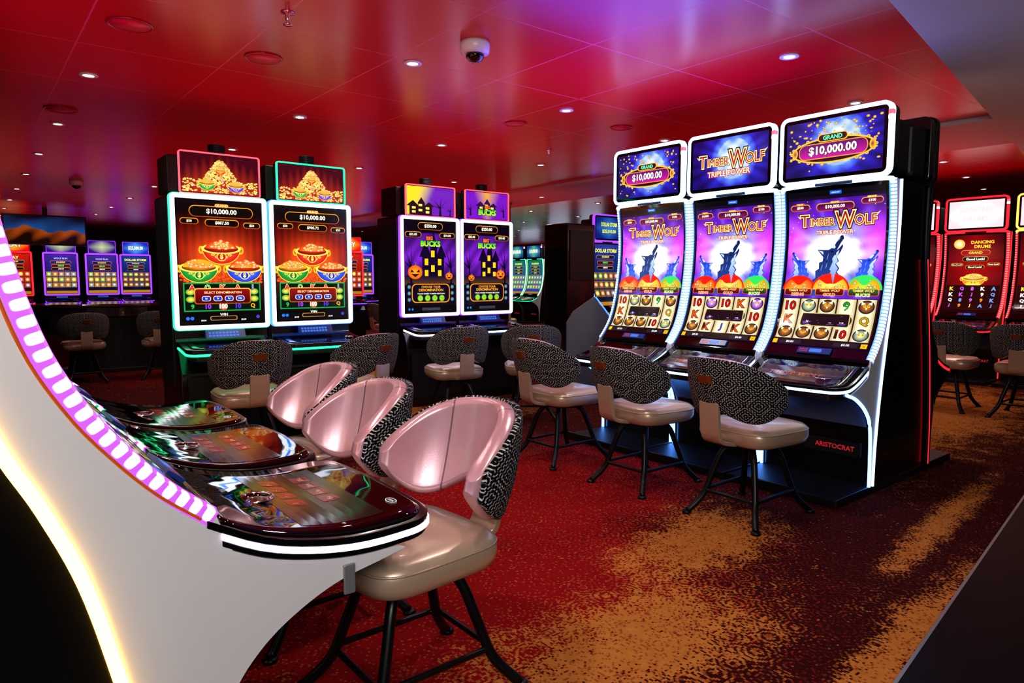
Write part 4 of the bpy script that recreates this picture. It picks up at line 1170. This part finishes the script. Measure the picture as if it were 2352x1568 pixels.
# ------------------------------------------------------------ room
def struct(ob): ob['kind'] = 'structure'; return ob
HC = 2.7
X0, X1, Y0, Y1 = -2.6, 18, -3, 24
struct(box('floor', X0, X1, Y0, Y1, -.1, 0, M['carpet']))
struct(box('ceiling', X0, X1, Y0, Y1, HC, HC+.1, M['ceil']))
struct(box('wall_north', X0, X1, Y1, Y1+.1, 0, HC, M['wall']))
struct(box('wall_south', X0, X1, Y0-.1, Y0, 0, HC, M['wall']))
struct(box('wall_east', X1, X1+.1, Y0, Y1, 0, HC, M['wall']))
struct(box('wall_west', X0-.1, X0, Y0, Y1, 0, HC, M['wall']))
for k, yy in enumerate((17.2, 18.9, 20.6, 22.3)):
    w_ = struct(box('window_%d' % (k+1), X1-.03, X1-.005, yy, yy+1.1, .9, 2.1, M['daylight']))
ln = lambda x: .862+.125*(x-2.33)
struct(slab('floor', [(-2.5, -2.9), (17.9, -2.9), (17.9, ln(17.9)), (-.5, ln(-.5)), (-2.5, ln(-2.5))], .0, .006, M['tile']))
struct(slab('trim_1', [(-2.5, ln(-2.5)), (17.9, ln(17.9)), (17.9, ln(17.9)+.012), (-2.5, ln(-2.5)+.012)], .0, .008, M['silver']))
ls = lambda x: 1.549+.157*(x-3.70)
struct(slab('ceiling', [(-2.5, -2.9), (17.9, -2.9), (17.9, ls(17.9)), (-2.5, ls(-2.5))], 2.66, 2.70, M['grey']))
struct(slab('ceiling', [(6.85, ls(6.85)), (8.2, ls(8.2)), (8.2, 23.9), (6.85, 23.9)], 2.665, 2.70, M['grey']))

# ------------------------------------------------------------ ceiling fixtures
DL = empty('downlight', (4.09, 2.33, 2.7))
lathe('trim_ring', [(.058, 0), (.058, -.008), (.036, -.008), (.034, 0)], M['whitep'], DL, 24)
lathe('lens', [(.033, -.001), (.033, -.004), (.001, -.004)], M['lamp'], DL, 20)
LD = 'small round recessed ceiling downlight, lit warm white'
top(DL, LD, 'downlight', 'recessed ceiling downlights')
def spot(par, e):
    l = bpy.data.lights.new('downlight_lamp', 'SPOT'); l.energy = e; l.spot_size = math.radians(130); l.spot_blend = .8; l.shadow_soft_size = .035; l.color = (1, .93, .86)
    o = bpy.data.objects.new('downlight_lamp', l); COL.objects.link(o); o.parent = par; o.location = (0, 0, -.02)
spot_roots = [(DL, 38)]
cols = [.76, 2.34, 3.95, 5.55, 7.5, 9.1, 10.7, 12.3, 13.9, 15.5]
for i, cx in enumerate(cols):
    for k in range(-1, 9):
        y = 4.19+1.87*k+.17*(cx-3.95)
        if i == 2 and k == -1: continue
        if y < ls(cx)+.2 or y > 20: continue
        d = dup(DL, (cx, y, 2.7 if not 6.85 < cx < 8.2 else 2.665), 0)
        top(d, LD, 'downlight', 'recessed ceiling downlights')
        if y < 11 and cx < 13: spot_roots.append((d, 38))
        elif cx > 5 and (i+k) % 2: spot_roots.append((d, 90))
for d, e in spot_roots: spot(d, e)

sc_ = empty('security_camera', (2.43, 3.36, 2.7))
lathe('camera_housing', [(.085, 0), (.088, -.02), (.084, -.06), (.066, -.068)], M['whitep'], sc_, 32)
lathe('camera_dome', [(.056, -.066), (.053, -.085), (.038, -.104), (.018, -.113), (.001, -.115)], M['glass'], sc_, 28)
top(sc_, 'white dome security camera with black glass dome', 'security camera')
s2 = dup(sc_, (1.36, 11.46, 2.7), 0); top(s2, 'white dome security camera with black glass dome', 'security camera')
for k, (x, y, r) in enumerate([(1.56, 4.41, .115), (.80, 4.30, .115), (.72, 6.75, .12), (4.78, 4.34, .1), (3.93, 4.82, .1)]):
    g = empty('ceiling_speaker', (x, y, 2.7))
    lathe('speaker_rim', [(r, 0), (r, -.008), (r-.01, -.01), (r-.012, -.004)], M['red'], g, 36)
    lathe('grille', [(r-.012, -.004), (r-.012, -.007), (.001, -.008)], M['grille'], g, 36)
    top(g, 'round red ceiling speaker with perforated grille', 'speaker', 'round ceiling speakers')
for (x, y) in [(1.405, 3.60), (5.01, 5.58)]:
    g = empty('fire_sprinkler', (x, y, 2.7))
    lathe('escutcheon', [(.035, 0), (.033, -.006), (.012, -.01), (.012, -.04)], M['chrome'], g, 20)
    lathe('deflector', [(.004, -.04), (.004, -.06), (.024, -.061), (.024, -.065), (.001, -.066)], M['chrome'], g, 16)
    top(g, 'chrome fire sprinkler head on red ceiling', 'sprinkler', 'fire sprinklers')

# ------------------------------------------------------------ lights
def area(name, loc, rot, sx, sy, e, col):
    l = bpy.data.lights.new(name, 'AREA'); l.shape = 'RECTANGLE'; l.size = sx; l.size_y = sy; l.energy = e; l.color = col
    o = bpy.data.objects.new(name, l); o.location = loc; o.rotation_euler = rot; COL.objects.link(o); return o
UP = (math.pi, 0, 0)
RD = (1, .03, .06)  # unseen red fill areas below, added to brighten the ceiling; no fittings there
area('added_ceiling_fill', (1.6, 4.2, 1.9), UP, 3.2, 3.2, 8, RD)
area('added_ceiling_fill', (5.0, 5.2, 1.9), UP, 3.2, 3.2, 11, RD)
area('added_ceiling_fill', (2.5, 9.0, 1.8), UP, 4, 4, 14, RD)
area('added_ceiling_fill', (7.0, 9.5, 1.8), UP, 4, 4, 20, RD)
area('added_ceiling_fill', (8.5, 4.0, 1.9), UP, 3, 3, 16, RD)
area('added_ceiling_fill', (3.5, 15.5, 1.8), UP, 7, 6, 36, RD)
area('added_ceiling_fill', (3.7, 3.1, 2.1), UP, 1.6, 1.6, 36, (.16, .10, 1))  # added violet fill that tints the ceiling over the wolf bank
area('added_ceiling_fill', (.1, 3.4, 2.2), UP, .8, 2.4, 5, (.4, .1, .9))  # added purple ceiling fill above the near bank
area('added_ceiling_fill', (5.5, -1.2, 1.0), UP, 2.5, 1.0, 18, (1, 1, .9))  # added white fill, brightens the grey soffit from out of view
for yy in (2.175, 2.93, 3.685):
    area('knee_glow_lamp', (4.20, yy, .60), (0, math.radians(25), 0), .1, .6, 7, (.22, .45, 1))
area('added_camera_side_fill', (-.6, -1.2, 2.3), (math.radians(58), 0, math.radians(-40)), 2.0, 1.0, 88, (1, .96, .93))  # unseen soft fill added behind the camera for general brightness
w = bpy.data.worlds.new('world'); sc.world = w; w.use_nodes = True
w.node_tree.nodes['Background'].inputs[0].default_value = (.05, .03, .04, 1)

# ------------------------------------------------------------ camera
cam = bpy.data.cameras.new('camera'); cam.lens = 24; cam.sensor_width = 36; cam.clip_start = .05
co = bpy.data.objects.new('camera', cam); COL.objects.link(co)
co.location = (0, 0, 1.32)
co.rotation_euler = (math.radians(90-5.2), 0, -math.atan2(.628, .779))
sc.camera = co
